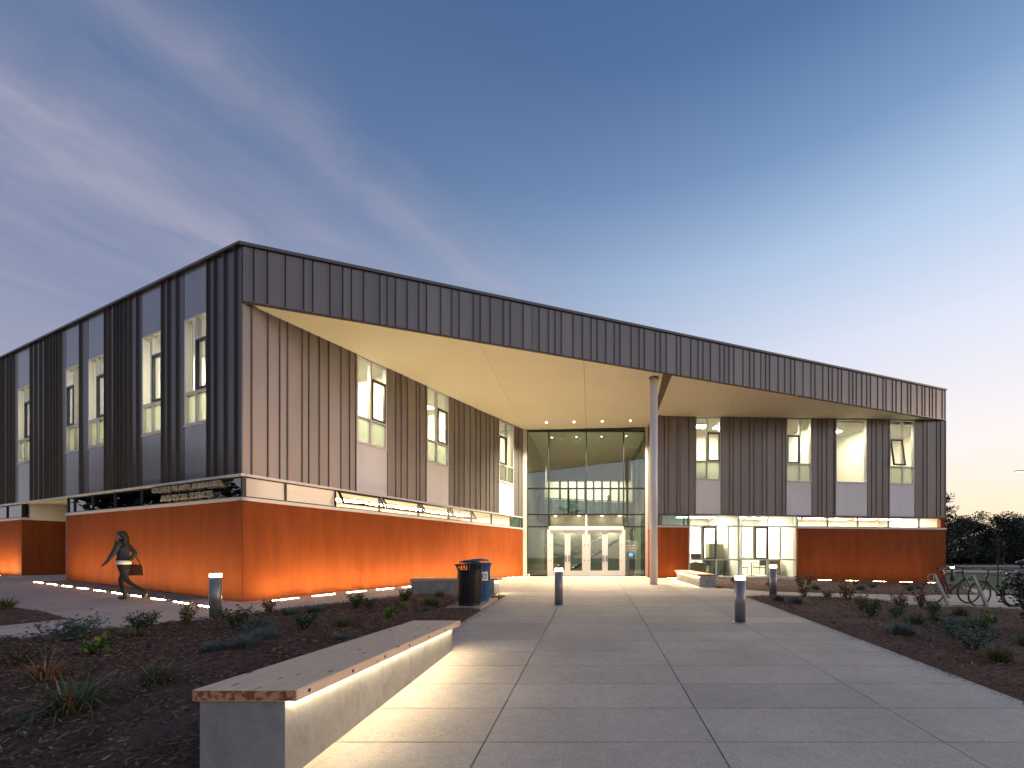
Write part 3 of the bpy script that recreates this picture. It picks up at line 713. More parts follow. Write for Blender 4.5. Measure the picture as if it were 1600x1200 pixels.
# --- ground-floor storefront in the right wing
def storefront():
    V = [1.70, 2.395, 3.151, 3.794, 4.476, 5.154, 5.913, 6.592, 7.45]
    mb = MB(); Z0, ZM, ZT = -0.02, 0.90, 2.60; n0, n1 = -0.14, -0.002
    for i, u in enumerate(V):
        w = 0.05 if i in (0, 8) else 0.026
        zb = Z0 if i % 2 == 0 else ZM
        fp(mb, RW, u - w if i else u, u + w if i < 8 else u, n0, n1, zb, ZT)
    for z in (ZM, ZT): fp(mb, RW, V[0], V[-1], n0 + 0.01, n1 - 0.004, z - 0.035, z + 0.035)
    fp(mb, RW, V[0], V[-1], n0, n1 + 0.004, Z0 - 0.05, Z0 + 0.05)
    fp(mb, RW, V[0], V[-1], -0.25, -0.012, -0.5, Z0 - 0.052)
    for u in (V[2], V[4], V[6]): fp(mb, RW, u - 0.02, u + 0.02, n0 + 0.02, n1 - 0.01, ZT + 0.035, CLT + 0.01)
    for u in (V[0] + 0.03, V[-1] - 0.03): fp(mb, RW, u - 0.03, u + 0.03, n0 + 0.02, n1 - 0.004, ZT + 0.036, CLT + 0.01)
    w_ = mk('storefront_window', mb, M['alu'], B_)
    def pane(a, b, za, zb): q = MB(); fp(q, RW, a + 0.02, b - 0.02, -0.07, -0.062, za, zb); mk('pane', q, G, w_)
    for a, b in zip(V[0::2], V[2::2]): pane(a, b, Z0 + 0.05, ZM - 0.035); pane(a, b, ZT + 0.035, CLT)
    for i in range(8):
        a, b = V[i] + 0.026, V[i + 1] - 0.026
        if i in (1, 5):
            q = MB(); k = 0.06
            fp(q, RW, a, b, -0.09, 0.02, ZM + 0.04, ZM + 0.04 + k); fp(q, RW, a, b, -0.09, 0.02, ZT - 0.04 - k, ZT - 0.04)
            fp(q, RW, a, a + k, -0.09, 0.02, ZM + 0.04 + k, ZT - 0.04 - k); fp(q, RW, b - k, b, -0.09, 0.02, ZM + 0.04 + k, ZT - 0.04 - k)
            mk('opening_sash', q, M['dark_frame'], w_)
        pane(a, b, ZM + 0.035, ZT - 0.035)
storefront()

# --- canopy: soffit panels, slot, fascia, column
def fas_xy(u, n=0.0): return FA.xy(u, n)
def soffit():
    inner = -0.03
    f = lambda u: fas_xy(u, inner)
    slot = [f(12.55), f(12.95), (3.02, 20.55), (2.90, 20.75)]
    mid = (-0.49, 22.58); r = lambda u: RW.xy(u, 0.0)
    P = [[(A[0] + .02, A[1] + .02), f(5.82), (-3.85, 22.57)], [f(5.82), f(9.35), mid, (-3.85, 22.57)], [f(9.35), slot[0], slot[3], (2.83, 22.57), mid],
         [slot[1], f(16.2), r(3.6), slot[2]], [f(16.2), f(19.6), r(7.2), r(3.6)], [f(19.6), f(22.9), r(10.0), r(7.2)], [f(22.9), (RC[0] - .05, RC[1] - .06), r(10.0)]]
    base = MB(); base.prism(ccw([(A[0] + .02, A[1] + .02), f(30.2), R0, CC, LC]), lambda x, y: soffit_z(x, y) + 0.035, lambda x, y: soffit_z(x, y) + 0.09)
    s = mk('soffit', base, M['slot'], B_)
    for p in P:
        p = ccw(p); cx = sum(q[0] for q in p) / len(p); cy_ = sum(q[1] for q in p) / len(p)
        out = []
        n = len(p)
        for i in range(n):      # pull every edge in by 6 mm
            a0, a1, a2 = Vector(p[i - 1]), Vector(p[i]), Vector(p[(i + 1) % n])
            e1 = (a1 - a0).normalized(); e2 = (a2 - a1).normalized(); n1 = Vector((-e1.y, e1.x)); n2 = Vector((-e2.y, e2.x))
            bs = (n1 + n2); k = 0.006 / max(0.25, 0.5 * bs.length_squared); q = a1 + bs * k; out.append((q.x, q.y))
        mb = MB(); mb.prism(out, lambda x, y: soffit_z(x, y), lambda x, y: soffit_z(x, y) + 0.034); mk('soffit_panel', mb, M['soffit'], s)
    for x, y in ((-2.5, 21.3), (-1.08, 21.3), (0.36, 21.3), (1.8, 21.3)):
        z = soffit_z(x, y); mb = MB(); mb.lathe([(0.085, -0.012), (0.095, -0.008), (0.095, 0.01)], (x, y, z)); d = mk('downlight', mb, M['alu'], s)
        mb = MB(); mb.lathe([(0.05, -0.0165), (0.05, -0.0125)], (x, y, z), 14); mk('lens', mb, M['e_down'], d)
        ld = bpy.data.lights.new('downlight_lamp', 'SPOT'); ld.energy = DOWN_W; ld.color = (1.0, 0.84, 0.58); ld.spot_size = R(122); ld.spot_blend = 0.8; ld.shadow_soft_size = 0.05
        lo = link('downlight_lamp', ld, s); lo.location = (x, y, z - 0.05)
DOWN_W = 1350
soffit()
FS = [0.0, .24, .528, .909, 1.31, 1.513, 1.909, 2.211, 2.418, 2.712, 3.118, 3.304, 3.521, 3.823, 4.136, 4.344, 4.738, 5.054, 5.264, 5.681, 5.888, 6.192, 6.61, 6.823, 7.238, 7.561]
def img_u(x):           # fascia distance of a seam read off the picture
    t = (x - 930) / 651; return (t * A[1] - A[0]) / (FA.d[0] - t * FA.d[1])
FS += [img_u(830 + x / 5) for x in (13, 63, 137, 187, 237, 330, 402, 470, 517, 585, 652, 695, 782, 845, 887, 972, 1012, 1058, 1138, 1172, 1250, 1307, 1345, 1403, 1477)]
FS += [img_u(1130 + x * .225) for x in (10, 43, 77, 140, 187, 218, 265, 297, 325, 385, 430, 472, 500, 557, 613, 640, 695, 735, 760, 800, 825, 877, 903, 927, 965, 1000, 1025, 1075, 1112, 1133, 1177, 1203, 1240, 1283, 1305, 1348, 1383, 1403, 1435, 1455, 1480, 1522)] + [FL]
def fascia():
    mb = MB(); fp(mb, FA, 0.02, FL - 0.02, -0.25, -0.022, (fas_bot(0) + .01, fas_bot(FL) + .01), (fas_top(0) - .06, fas_top(FL) - .06))
    fp(mb, FA, 0.0, FL, -0.06, 0.012, (fas_bot(0) - .03, fas_bot(FL) - .03), (fas_bot(0) + .008, fas_bot(FL) + .008))
    f = mk('fascia', mb, M['slot'], B_)
    panels(FA, FS, lambda u: fas_bot(u) + 0.012, lambda u: fas_top(u) - 0.055, M['clad'], f, seam=0.03, gap=0.017)
    mb = MB(); fp(mb, FA, -0.03, FL + 0.05, -0.3, 0.06, (fas_top(0) - .05, fas_top(FL) - .05), (fas_top(0) + .03, fas_top(FL) + .03)); mk('coping', mb, M['coping'], f)
    mb = MB(); fp(mb, LF, -0.01, 24, -0.3, 0.075, (lf_top(0) - .03, lf_top(24) - .03), (lf_top(0) + .03, lf_top(24) + .03)); mk('coping', mb, M['coping'], B_)
    mb = MB(); mb.box(RC[0] - 0.05, RC[0] + 0.0, RC[1] - 0.02, RC[1] + 8, 3.2, fas_top(FL) - .06); mk('end_cladding', mb, M['clad'], B_)
    mb = MB(); mb.box(RC[0] - 0.25, RC[0] + 0.0, RC[1] + 0.0, RC[1] + 8, -1.0, 3.19); mk('end_wall', mb, M['red'], B_)
fascia()
mb = MB(); c0 = (2.25, 16.0); zt = soffit_z(*c0); mb.lathe([(0.150, -0.25), (0.150, zt - 0.005)], (*c0, 0), 32); colm = mk('column', mb, M['column'], B_, True)
mb = MB(); mb.lathe([(0.185, zt - 0.035), (0.185, zt - 0.006)], (*c0, 0), 32); mk('column_collar', mb, M['slot'], colm)
for p in colm.data.polygons: p.use_smooth = len(p.vertices) == 4

# --- entrance: jambs, return wall, curtain wall, doors
fbox('jamb', CW, -0.02, 0.19, -0.3, 0.05, 0, soffit_z(-3.8, 22.6) - 0.005, M['alu'], B_)
fbox('jamb', CW, 6.60, 6.74, -0.3, 0.05, 0, soffit_z(2.8, 22.6) - 0.005, M['alu'], B_)
def return_wall():
    mb = MB(); P0, P1 = (2.86, 22.55), (3.02, 20.63)
    mb.hexa([(P0[0], P0[1], -.2), (P1[0], P1[1], -.2), (P1[0] + .3, P1[1] + .02, -.2), (P0[0] + .3, P0[1], -.2), (P0[0], P0[1], SILL), (P1[0], P1[1], SILL), (P1[0] + .3, P1[1] + .02, SILL), (P0[0] + .3, P0[1], SILL)])
    mk('return_wall', mb, M['red'], B_)
    mb = MB(); z1 = 7.98
    mb.hexa([(P0[0], P0[1], SILL + .01), (P1[0], P1[1], SILL + .01), (P1[0] + .3, P1[1] + .02, SILL + .01), (P0[0] + .3, P0[1], SILL + .01), (P0[0], P0[1], z1), (P1[0], P1[1], z1), (P1[0] + .3, P1[1] + .02, z1), (P0[0] + .3, P0[1], z1)])
    mk('return_cladding', mb, M['clad'], B_)
return_wall()
def curtain_wall():
    zt = 7.905; V = [0.19, 1.373, 3.404, 5.435, 6.60]; mb = MB()
    H = [4.755, 3.34]
    for i, u in enumerate(V):
        zb = 0 if i in (0, 1, 3, 4) else 3.34
        fp(mb, CW, u - 0.03 if i else u, u + 0.03 if i < 4 else u, -0.18, 0.02, zb, zt)
    for z in H: fp(mb, CW, V[0], V[-1], -0.17, 0.012, z - 0.035, z + 0.035)
    fp(mb, CW, V[0], V[-1], -0.17, 0.012, zt - 0.06, zt)
    for a, b in ((0, 1), (3, 4)):
        fp(mb, CW, V[a], V[b], -0.17, 0.010, 2.64, 2.70); fp(mb, CW, V[a], V[b], -0.17, 0.010, 0, 0.06)
    c = mk('curtain_wall', mb, M['black'], B_)
    def pane(a, b, za, zb, m=M['glass_cw']): q = MB(); fp(q, CW, a, b, -0.06, -0.052, za, zb); return mk('pane', q, m, c)
    for i in range(4):
        pane(V[i] + .03, V[i + 1] - .03, 4.79, zt - .06); pane(V[i] + .03, V[i + 1] - .03, 3.375, 4.72)
    for a, b in ((0, 1), (3, 4)):
        pane(V[a] + .03, V[b] - .03, 2.70, 3.305); pane(V[a] + .03, V[b] - .03, 0.06, 2.64)
    for i in (1, 2): pane(V[i] + .03, V[i + 1] - .03, 2.70, 3.305, M['glass'])
    # door portal
    mb = MB()
    fp(mb, CW, 1.373, 5.435, -0.16, 0.03, 2.50, 2.69)
    for u in (1.373, 3.404, 5.435): fp(mb, CW, u - 0.075, u + 0.075, -0.161, 0.032, 0, 2.498)
    fp(mb, CW, 3.36, 3.45, -0.12, 0.03, 2.692, 3.30)
    mk('door_frame', mb, M['door_white'], B_)
    for k, (a, b) in enumerate(((1.45, 2.387), (2.391, 3.327), (3.481, 4.418), (4.422, 5.358))):
        mb = MB(); st = 0.15
        fp(mb, CW, a, a + st, -0.11, -0.03, 0.015, 2.49); fp(mb, CW, b - st, b, -0.11, -0.03, 0.015, 2.49)
        fp(mb, CW, a + st, b - st, -0.11, -0.03, 0.015, 0.28); fp(mb, CW, a + st, b - st, -0.11, -0.03, 2.36, 2.49); 
        d = mk('door', mb, M['door_white'], B_)
        q = MB(); fp(q, CW, a + st, b - st, -0.075, -0.067, 0.28, 2.36); mk('pane', q, M['glass_cw'], d)
        q = MB(); fp(q, CW, a + st, b - st, -0.12, -0.10, 1.00, 1.045); mk('push_bar', q, M['silver'], d)
        q = MB(); u = (b - 0.085) if k % 2 == 0 else (a + 0.085); fp(q, CW, u - 0.055, u + 0.055, -0.029, -0.015, 0.78, 1.12)
        q.tube([CW.P(u, 0.03, 0.80), CW.P(u, 0.03, 1.10)], 0.014, 8); mk('handle', q, M['handle'], d)
        q = MB(); u = a + 0.03 if k % 2 == 0 else b - 0.03
        for z in (0.85, 1.68): fp(q, CW, u - 0.018, u + 0.018, -0.029, -0.005, z - 0.03, z + 0.03)
        mk('hinge', q, M['dark_frame'], d)
curtain_wall()

# --- roof and inner shell
def zr(x, y): return min(fas_top(FL), 9.0 + max(0, x + 9) * 0.0385)  - 0.12
mb = MB(); mb.prism(ccw([FA.xy(0.3, -.28), FA.xy(FL - .3, -.28), (18.9, 30.5), (-20, 40), LF.xy(23.9, -.28)]), lambda x, y: zr(x, y) - 0.3, zr); mk('roof', mb, M['coping'], B_)
def slabz(name, poly, z0, z1, mat): mb = MB(); mb.prism(ccw(poly), z0, z1); return mk(name, mb, mat, B_)
DEP = 4.4
Lring = lambda d0: [LF.xy(24, -d0), LF.xy(0.26 if d0 < 1 else d0, -d0), W2.xy(12.9, -d0), W2.xy(12.9, -DEP), W2.xy(DEP, -DEP), LF.xy(24, -DEP)]
def ring_slab(z0, z1, mat, name):
    slabz(name, [LF.xy(24, -.26), LF.xy(0.26, -.26), LF.xy(0.26, -DEP), LF.xy(24, -DEP)], z0, z1, mat)
    slabz(name, [W2.xy(DEP + .002, -.26), W2.xy(12.95, -.26), W2.xy(12.95, -DEP), W2.xy(DEP + .002, -DEP)], z0 + .001, z1 - .001, mat)
    slabz(name, [W2.xy(0.26, -.255), W2.xy(DEP, -.255), W2.xy(DEP, -.259), W2.xy(0.26, -.259)], z0, z1, mat)
ring_slab(3.30, 3.70, M['inner'], 'floor_slab'); ring_slab(7.98, 8.1, M['inner'], 'ceiling'); ring_slab(-0.3, 0.0, M['inner_floor'], 'ground_floor')
fbox('inner_wall', LF, DEP, 24, -DEP - .15, -DEP, 3.7, 7.98, M['inner'], B_); fbox('inner_wall', W2, DEP + .002, 13.0, -DEP - .15, -DEP, 3.7, 7.98, M['inner'], B_)
for v in (5.6, 9.02, 12.0, 16): fbox('partition', LF, v, v + .12, -DEP, -.27, 3.702, 7.978, M['inner'], B_)
for u in (5.2, 9.2): fbox('partition', W2, u, u + .12, -DEP, -.27, 3.702, 7.978, M['inner'], B_)
fbox('partition', W2, 12.96, 13.1, -DEP, -.27, 0.0, 7.978, M['inner'], B_)
fbox('inner_wall', W2, 0.48, 13.0, -DEP - .15, -DEP, 0.0, 3.3, M['inner'], B_); fbox('partition', W2, 0.42, 0.48, -DEP, -.27, 0.0, 3.3, M['inner'], B_)  # end partition added to keep the lit room out of the sign glass
fbox('inner_wall', LF, 2.0, 24, -1.2, -1.1, 0.0, 3.3, M['inner_floor'], B_)
# right wing rooms
slabz('floor_slab', [RW.xy(.3, -.26), RW.xy(16, -.26), RW.xy(16, -6), RW.xy(.3, -6)], 3.30, 3.70, M['inner'])
slabz('ceiling', [RW.xy(.3, -.26), RW.xy(16, -.26), RW.xy(16, -6), RW.xy(.3, -6)], 8.2, 8.3, M['inner'])
slabz('ground_floor', [RW.xy(.3, -.26), RW.xy(16, -.26), RW.xy(16, -6), RW.xy(.3, -6)], -0.3, 0.0, M['inner_floor'])
fbox('inner_wall', RW, .3, 16, -4.3, -4.2, 0.0, 3.3, M['inner'], B_); fbox('inner_wall', RW, .3, 16, -6.1, -6, 0.0, 8.2, M['inner'], B_)
fbox('inner_wall', RW, .3, 16, -3.7, -3.6, 3.7, 8.2, M['inner'], B_)
for u in (0.32, 5.2, 8.9, 12.3, 15.9): fbox('partition', RW, u, u + .1, -3.6, -.27, 3.702, 8.198, M['inner'], B_)
for u in (0.32, 4.4, 7.46, 15.9): fbox('partition', RW, u, u + .1, -6, -.27, 0.0, 3.3, M['inner'], B_)
# lobby
LOBZ = 7.95
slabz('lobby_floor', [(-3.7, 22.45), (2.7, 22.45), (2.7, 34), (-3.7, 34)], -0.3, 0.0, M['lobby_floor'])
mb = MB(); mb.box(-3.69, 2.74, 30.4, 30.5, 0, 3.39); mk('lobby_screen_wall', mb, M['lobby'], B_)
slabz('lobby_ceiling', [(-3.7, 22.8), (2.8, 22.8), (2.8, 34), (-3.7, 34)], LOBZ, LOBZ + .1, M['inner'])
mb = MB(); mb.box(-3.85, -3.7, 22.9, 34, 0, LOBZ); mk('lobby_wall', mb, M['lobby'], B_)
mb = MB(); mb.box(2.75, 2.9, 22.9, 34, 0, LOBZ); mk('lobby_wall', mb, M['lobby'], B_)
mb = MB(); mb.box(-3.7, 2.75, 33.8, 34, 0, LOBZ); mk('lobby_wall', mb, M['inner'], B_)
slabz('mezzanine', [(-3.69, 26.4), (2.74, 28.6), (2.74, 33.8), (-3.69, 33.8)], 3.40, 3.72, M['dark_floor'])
mb = MB()
for k in range(9):
    t = k / 8; x, y = -3.6 + 6.2 * t, 26.5 + 2.15 * t; mb.box(x - .025, x + .025, y - .025, y + .025, 3.72, 4.75)
mb.tube([(-3.66, 26.46, 4.78), (2.7, 28.64, 4.78)], 0.03, 8); bal = mk('balustrade', mb, M['dark_frame'], B_)
mb = MB(); mb.hexa([(-3.6, 26.49, 3.8), (2.6, 28.6, 3.8), (2.6, 28.61, 3.8), (-3.6, 26.50, 3.8), (-3.6, 26.49, 4.72), (2.6, 28.6, 4.72), (2.6, 28.61, 4.72), (-3.6, 26.50, 4.72)]); mk('pane', mb, M['glass_teal'], bal)
for k in range(9):
    x = -2.6 + k * 0.62; mb = MB(); mb.box(x - .07, x + .07, 30.6, 30.9, 3.72, 6.6); mk('fin', mb, M['dark_floor'], B_)
mb = MB(); mb.box(-3.6, 2.7, 30.92, 31.0, 6.6, LOBZ); mk('bulkhead', mb, M['inner'], B_)
# vestibule box over the doors
mb = MB(); mb.box(-2.5, 1.55, 22.82, 24.6, 3.31, 3.37); mb.box(-2.5, 1.55, 23.35, 23.42, 2.72, 3.309); mk('vestibule_ceiling', mb, M['inner'], B_)
for x in (-2.2, -0.9, 0.38, 1.35):
    mb = MB(); mb.lathe([(0.05, -0.02), (0.05, 0.0)], (x, 23.02, 3.305), 14); mk('vestibule_lamp', mb, M['e_down'], B_)

# ================================================================== LAMPS AND STREET FURNITURE
def ground_light(F, u, n, ln, w, mat, label, group, up=0.0):
    x, y = F.xy(u + ln / 2, n); z = gz(x, y) + up
    r = tag(empty('ground_light', (x, y, z), math.atan2(F.d[1], F.d[0])), label, 'ground light', group)
    s = (gz(*F.xy(u + ln, n)) - gz(*F.xy(u, n))) / ln
    def hx(l, wd, z0, z1): return [(-l, -wd, z0 - s * l), (l, -wd, z0 + s * l), (l, wd, z0 + s * l), (-l, wd, z0 - s * l), (-l, -wd, z1 - s * l), (l, -wd, z1 + s * l), (l, wd, z1 + s * l), (-l, wd, z1 - s * l)]
    mb = MB(); mb.hexa(hx(ln / 2 + .015, w / 2 + .015, -.05, .009)); mk('housing', mb, M['steel'], r)
    mb = MB(); mb.hexa(hx(ln / 2, w / 2, .0095, .013)); mk('lens', mb, mat, r)
for i in range(10):
    ground_light(LF, -0.45 + 1.09 * i, 0.80, 0.60, 0.042, M['e_ground_left'], 'glowing linear light set in paving along gravel strip, %s from the building corner' % ORD[i], 'linear ground lights along the left facade')
for i in range(2):
    ground_light(LF, 14.9 + 1.3 * i, 0.45, 0.74, 0.07, M['e_ground_left'], 'glowing linear light at foot of far orange wall, %s past the portal' % ORD[i], 'linear ground lights along the left facade')
for i in range(12):
    ground_light(W2, 0.42 + 1.03 * i, 0.52, 0.62, 0.04, M['e_ground'], 'glowing linear light set in paving by inner orange wall, %s from the building corner' % ORD[i], 'linear ground lights along the entrance wing')
for i in range(5):
    ground_light(RW, 8.0 + 1.5 * i, 0.95, 0.68, 0.035, M['e_ground_soft'], 'linear light in planting bed below right orange wall, %s from the storefront' % ORD[i], 'linear ground lights along the right wing', 0.075)
ground_light(RW, 0.45, 0.5, 0.68, 0.05, M['e_ground_soft'], 'linear ground light at foot of narrow orange wall between column and storefront', 'linear ground lights along the right wing')

def bench(x0, x1, y0, y1, zt0, zt1, over, led, label, zb=None):
    """concrete block with a timber slab; over = overhang (left, right, near, far); led = 'right', 'left' or 'far'"""
    cx, cy_ = (x0 + x1) / 2, (y0 + y1) / 2; zg = gz(cx, cy_)
    r = tag(empty('bench', (cx, cy_, zg), world_children=True), label, 'bench', 'timber-topped concrete benches')
    th = 0.075; top = lambda x, y: zt0 + (zt1 - zt0) * (y - y0) / (y1 - y0)
    mb = MB(); mb.prism([(x0, y0), (x1, y0), (x1, y1), (x0, y1)], lambda x, y: gz(x, y) - 0.12, lambda x, y: top(x, y) - th - 0.004); base = mk('concrete_base', mb, M['bench_concrete'], r)
    ol, orr, on, of = over; X0, X1, Y0, Y1 = x0 - ol, x1 + orr, y0 - on, y1 + of
    bm = bmesh.new(); vsn = [bm.verts.new((x, y, top(x, y) - d)) for d in (th, 0) for x, y in ((X0, Y0), (X1, Y0), (X1, Y1), (X0, Y1))]
    for q in ((3, 2, 1, 0), (4, 5, 6, 7), (0, 1, 5, 4), (1, 2, 6, 5), (2, 3, 7, 6), (3, 0, 4, 7)):
        f = bm.faces.new([vsn[i] for i in q]); f.material_index = 1 if q in ((0, 1, 5, 4), (2, 3, 7, 6)) else 0
    bmesh.ops.bevel(bm, geom=list(bm.edges), offset=0.006, segments=2, affect='EDGES')
    me = bpy.data.meshes.new('timber_seat'); bm.to_mesh(me); bm.free(); me.materials.append(M['wood']); me.materials.append(M['wood_end'])
    seat = link('timber_seat', me, r)
    mb = MB(); k = 0; n = max(3, int((Y1 - Y0) / 0.52))
    if led in ('right', 'left') or True:
        for i in range(n + 1):
            y = Y0 + 0.12 + (Y1 - Y0 - 0.24) * i / n; z = top(0, y) - th * 0.5
            for xx, s in ((X1, 1), (X0, -1)): mb.tube([(xx - 0.01 * s, y, z), (xx + 0.0015 * s, y, z)], 0.014, 10)
    mk('bolt_plug', mb, M['rubber'], seat)
    mb = MB(); e = 0.03
    if led == 'right': mb.prism([(x1 + .004, y0 + e), (x1 + .03, y0 + e), (x1 + .03, y1 - e), (x1 + .004, y1 - e)], lambda x, y: top(x, y) - th - .016, lambda x, y: top(x, y) - th - .004)
    if led == 'left': mb.prism([(x0 - .03, y0 + e), (x0 - .004, y0 + e), (x0 - .004, y1 - e), (x0 - .03, y1 - e)], lambda x, y: top(x, y) - th - .016, lambda x, y: top(x, y) - th - .004)
    if led == 'end': mb.prism([(x1 + .004, y0 + e), (x1 + .03, y0 + e), (x1 + .03, y1 - e), (x1 + .004, y1 - e)], lambda x, y: top(x, y) - th - .016, lambda x, y: top(x, y) - th - .004)
    mk('led_strip', mb, M['e_led'], r); return r
bench(-2.60, -2.04, 2.74, 5.95, 0.238, 0.178, (0.015, 0.105, 0.04, 0.04), 'right', 'long timber-topped concrete bench with glowing edge in the foreground beside the walk')
bench(-5.35, -2.93, 12.08, 12.70, 0.44, 0.44, (0.02, 0.09, 0.02, 0.02), 'end', 'timber-topped concrete bench standing behind the black and blue bins')
bench(3.70, 4.27, 14.75, 18.9, 0.44, 0.45, (0.10, 0.02, 0.02, 0.02), 'left', 'timber-topped bench with lit side between white column and storefront')

def bollard(x, y, label, z=None):
    r = tag(empty('bollard', (x, y, (gz(x, y) if z is None else z))), label, 'bollard', 'lit bollards along the paths')
    if bollard.proto is None:
        def part(n, prof, m):
            mb = MB(); mb.lathe(prof, (0, 0, 0), 28); me = mb.mesh(n, m)
            for p in me.polygons: p.use_smooth = len(p.vertices) == 4
            return me
        bollard.proto = [('base_plate', part('base_plate', [(0.135, -0.03), (0.135, 0.010), (0.125, 0.014)], M['steel'])), ('post', part('post', [(0.1, 0.013), (0.1, 0.815)], M['bollard'])),
                         ('lens', part('lens', [(0.094, 0.816), (0.094, 0.889)], M['e_bollard'])), ('cap', part('cap', [(0.1, 0.890), (0.1, 0.902), (0.095, 0.907)], M['alu']))]
    for n, me in bollard.proto:
        link(n, me, r)
bollard.proto = None
bollard(-7.69, 8.44, 'lit bollard in front of the orange building corner at mulch edge')
bollard(-0.88, 10.08, 'lit bollard in the middle of the walk before the doors')
bollard(2.76, 7.94, 'lit bollard nearest the camera on the right of the walk')
bollard(4.95, 11.6, 'lit bollard at the mulch edge in front of the storefront window')
bollard(21.6, 25.2, 'distant lit bollard on the grass behind the bicycles')

def litter_bin(name, x, y, mat, label, sticker):
    r = tag(empty(name, (x, y, gz(x, y) + 0.012)), label, 'bin')
    H = 0.93; n = 30
    for k in range(n):
        w = 2 * math.pi * (k + .5) / n; c, s = math.cos(w), math.sin(w); mb = MB()
        pts = [(0.245, 0.05), (0.262, 0.12), (0.272, 0.45), (0.272, 0.76), (0.285, 0.86), (0.318, H)]
        t = 0.017
        b = len(mb.v)
        for rr, z in pts:
            for dr, dt in ((0, -t), (0.007, -t), (0.007, t), (0, t)): mb.v.append(((rr + dr) * c - dt * s, (rr + dr) * s + dt * c, z))
        for i in range(len(pts) - 1):
            for j in range(4): a, d = b + i * 4 + j, b + i * 4 + (j + 1) % 4; mb.f.append((a, d, d + 4, a + 4)); mb.m.append(0)
        mk('slat', mb, mat, r)
    for zz, rr_, tt in ((0.085, 0.258, 0.014), (H, 0.320, 0.014), (0.62, 0.268, 0.010)):
        mb = MB(); mb.torus((0, 0, zz), rr_, tt, 'Z'); mk('band', mb, mat, r, True)
    mb = MB(); mb.lathe([(0.25, 0.0), (0.25, 0.06)], (0, 0, 0), 30); mk('base', mb, mat, r)
    mb = MB(); mb.lathe([(0.225, 0.07), (0.245, 0.80)], (0, 0, 0), 26); mk('liner', mb, M['black'], r)
    mb = MB(); mb.lathe([(0.235, H + 0.055), (0.245, H + 0.07), (0.20, H + 0.10), (0.10, H + 0.115)], (0, 0, 0), 28)
    for k in range(4):
        w = math.pi / 4 + k * math.pi / 2; mb.tube([(0.29 * math.cos(w), 0.29 * math.sin(w), H), (0.22 * math.cos(w), 0.22 * math.sin(w), H + 0.065)], 0.009, 6)
    mk('lid', mb, mat, r)
    if sticker:
        mb = MB(); w0 = R(-62)
        for k in range(6):
            wa, wb = w0 + R(9) * k / 1.5, w0 + R(9) * (k + 1) / 1.5
            mb.face([(0.283 * math.cos(wa), 0.283 * math.sin(wa), 0.50), (0.283 * math.cos(wb), 0.283 * math.sin(wb), 0.50), (0.283 * math.cos(wb), 0.283 * math.sin(wb), 0.72), (0.283 * math.cos(wa), 0.283 * math.sin(wa), 0.72)])
        st = mk('sticker', mb, M['vinyl'], r)
        mb = MB(); wm = w0 + R(15)          # three chasing arrows
        ct = Vector((0.287 * math.cos(wm), 0.287 * math.sin(wm), 0.61)); e1 = Vector((-math.sin(wm), math.cos(wm), 0)); e2 = Vector((0, 0, 1)); nn = Vector((math.cos(wm), math.sin(wm), 0)) * 0.004
        for k in range(3):
            for t0 in range(5):
                a0, a1 = R(120 * k + 15 * t0), R(120 * k + 15 * t0 + 16); 
                mb.face([ct + nn + e1 * (math.cos(a) * q) + e2 * (math.sin(a) * q) for a, q in ((a0, .042), (a0, .062), (a1, .062), (a1, .042))])
            a0, a1 = R(120 * k + 74), R(120 * k + 104)
            mb.face([ct + nn + e1 * (math.cos(a) * q) + e2 * (math.sin(a) * q) for a, q in ((a0, .030), (a0, .076), (a1, .052))])
        mk('symbol', mb, M['black'], st)
    return r
mb = MB(); mb.prism([(-3.35, 9.3), (-2.54, 9.3), (-2.54, 10.95), (-3.35, 10.95)], lambda x, y: gz(x, y) - .05, lambda x, y: gz(x, y) + .05)
mb2 = MB(); mb2.prism([(-3.35, 9.3), (-2.56, 9.3), (-2.56, 10.95), (-3.35, 10.95)], lambda x, y: gz(x, y) - .05, lambda x, y: gz(x, y) + .062); tag(mk('bin_pad', mb2, M['concrete']), kind='structure')
b1 = litter_bin('litter_bin', -2.93, 9.72, M['black'], 'black slatted metal litter bin at the edge of the walk', False); b1.location.z += .055
b2 = litter_bin('recycling_bin', -2.92, 10.46, M['blue'], 'blue slatted recycling bin with white sticker behind the black bin', True); b2.location.z += .055

# ------------------------------------------------------------------ lettering
def text_mesh(txt, width, height, mat, name, M4, parent, extrude=0.02):
    cu = bpy.data.curves.new('t', 'FONT'); cu.body = txt; cu.extrude = extrude; cu.resolution_u = 2; cu.align_x = 'CENTER'
    o = bpy.data.objects.new('t', cu); COL.objects.link(o)
    bpy.context.view_layer.update(); dg = bpy.context.evaluated_depsgraph_get()
    me = bpy.data.meshes.new_from_object(o.evaluated_get(dg)); bpy.data.objects.remove(o)
    xs = [v.co.x for v in me.vertices]; ys = [v.co.y for v in me.vertices]
    sx = width / (max(xs) - min(xs)); sy = height / (max(ys) - min(ys)); xm = (max(xs) + min(xs)) / 2; ym = min(ys)
    for v in me.vertices: v.co = M4 @ Vector(((v.co.x - xm) * sx, (v.co.y - ym) * sy, v.co.z))
    me.materials.clear(); me.materials.append(mat); me.name = name; lo_ = link(name, me, parent); lo_['kind'] = 'stuff'; return lo_
    return link(name, me, parent)
def frame_m4(F, u, n, z, flip):
    d = Vector((F.d[0], F.d[1], 0)) * (-1 if flip else 1); nn = Vector((F.n[0], F.n[1], 0)); p = Vector(F.P(u, n, z))
    return Matrix(((d.x, 0, nn.x, p.x), (d.y, 0, nn.y, p.y), (d.z, 1, nn.z, p.z), (0, 0, 0, 1)))
sg = tag(empty('building_sign', LF.P(2.6, 0.06, 2.66), world_children=True), 'raised metal letters naming the college on dark glass above the orange wall', 'sign')
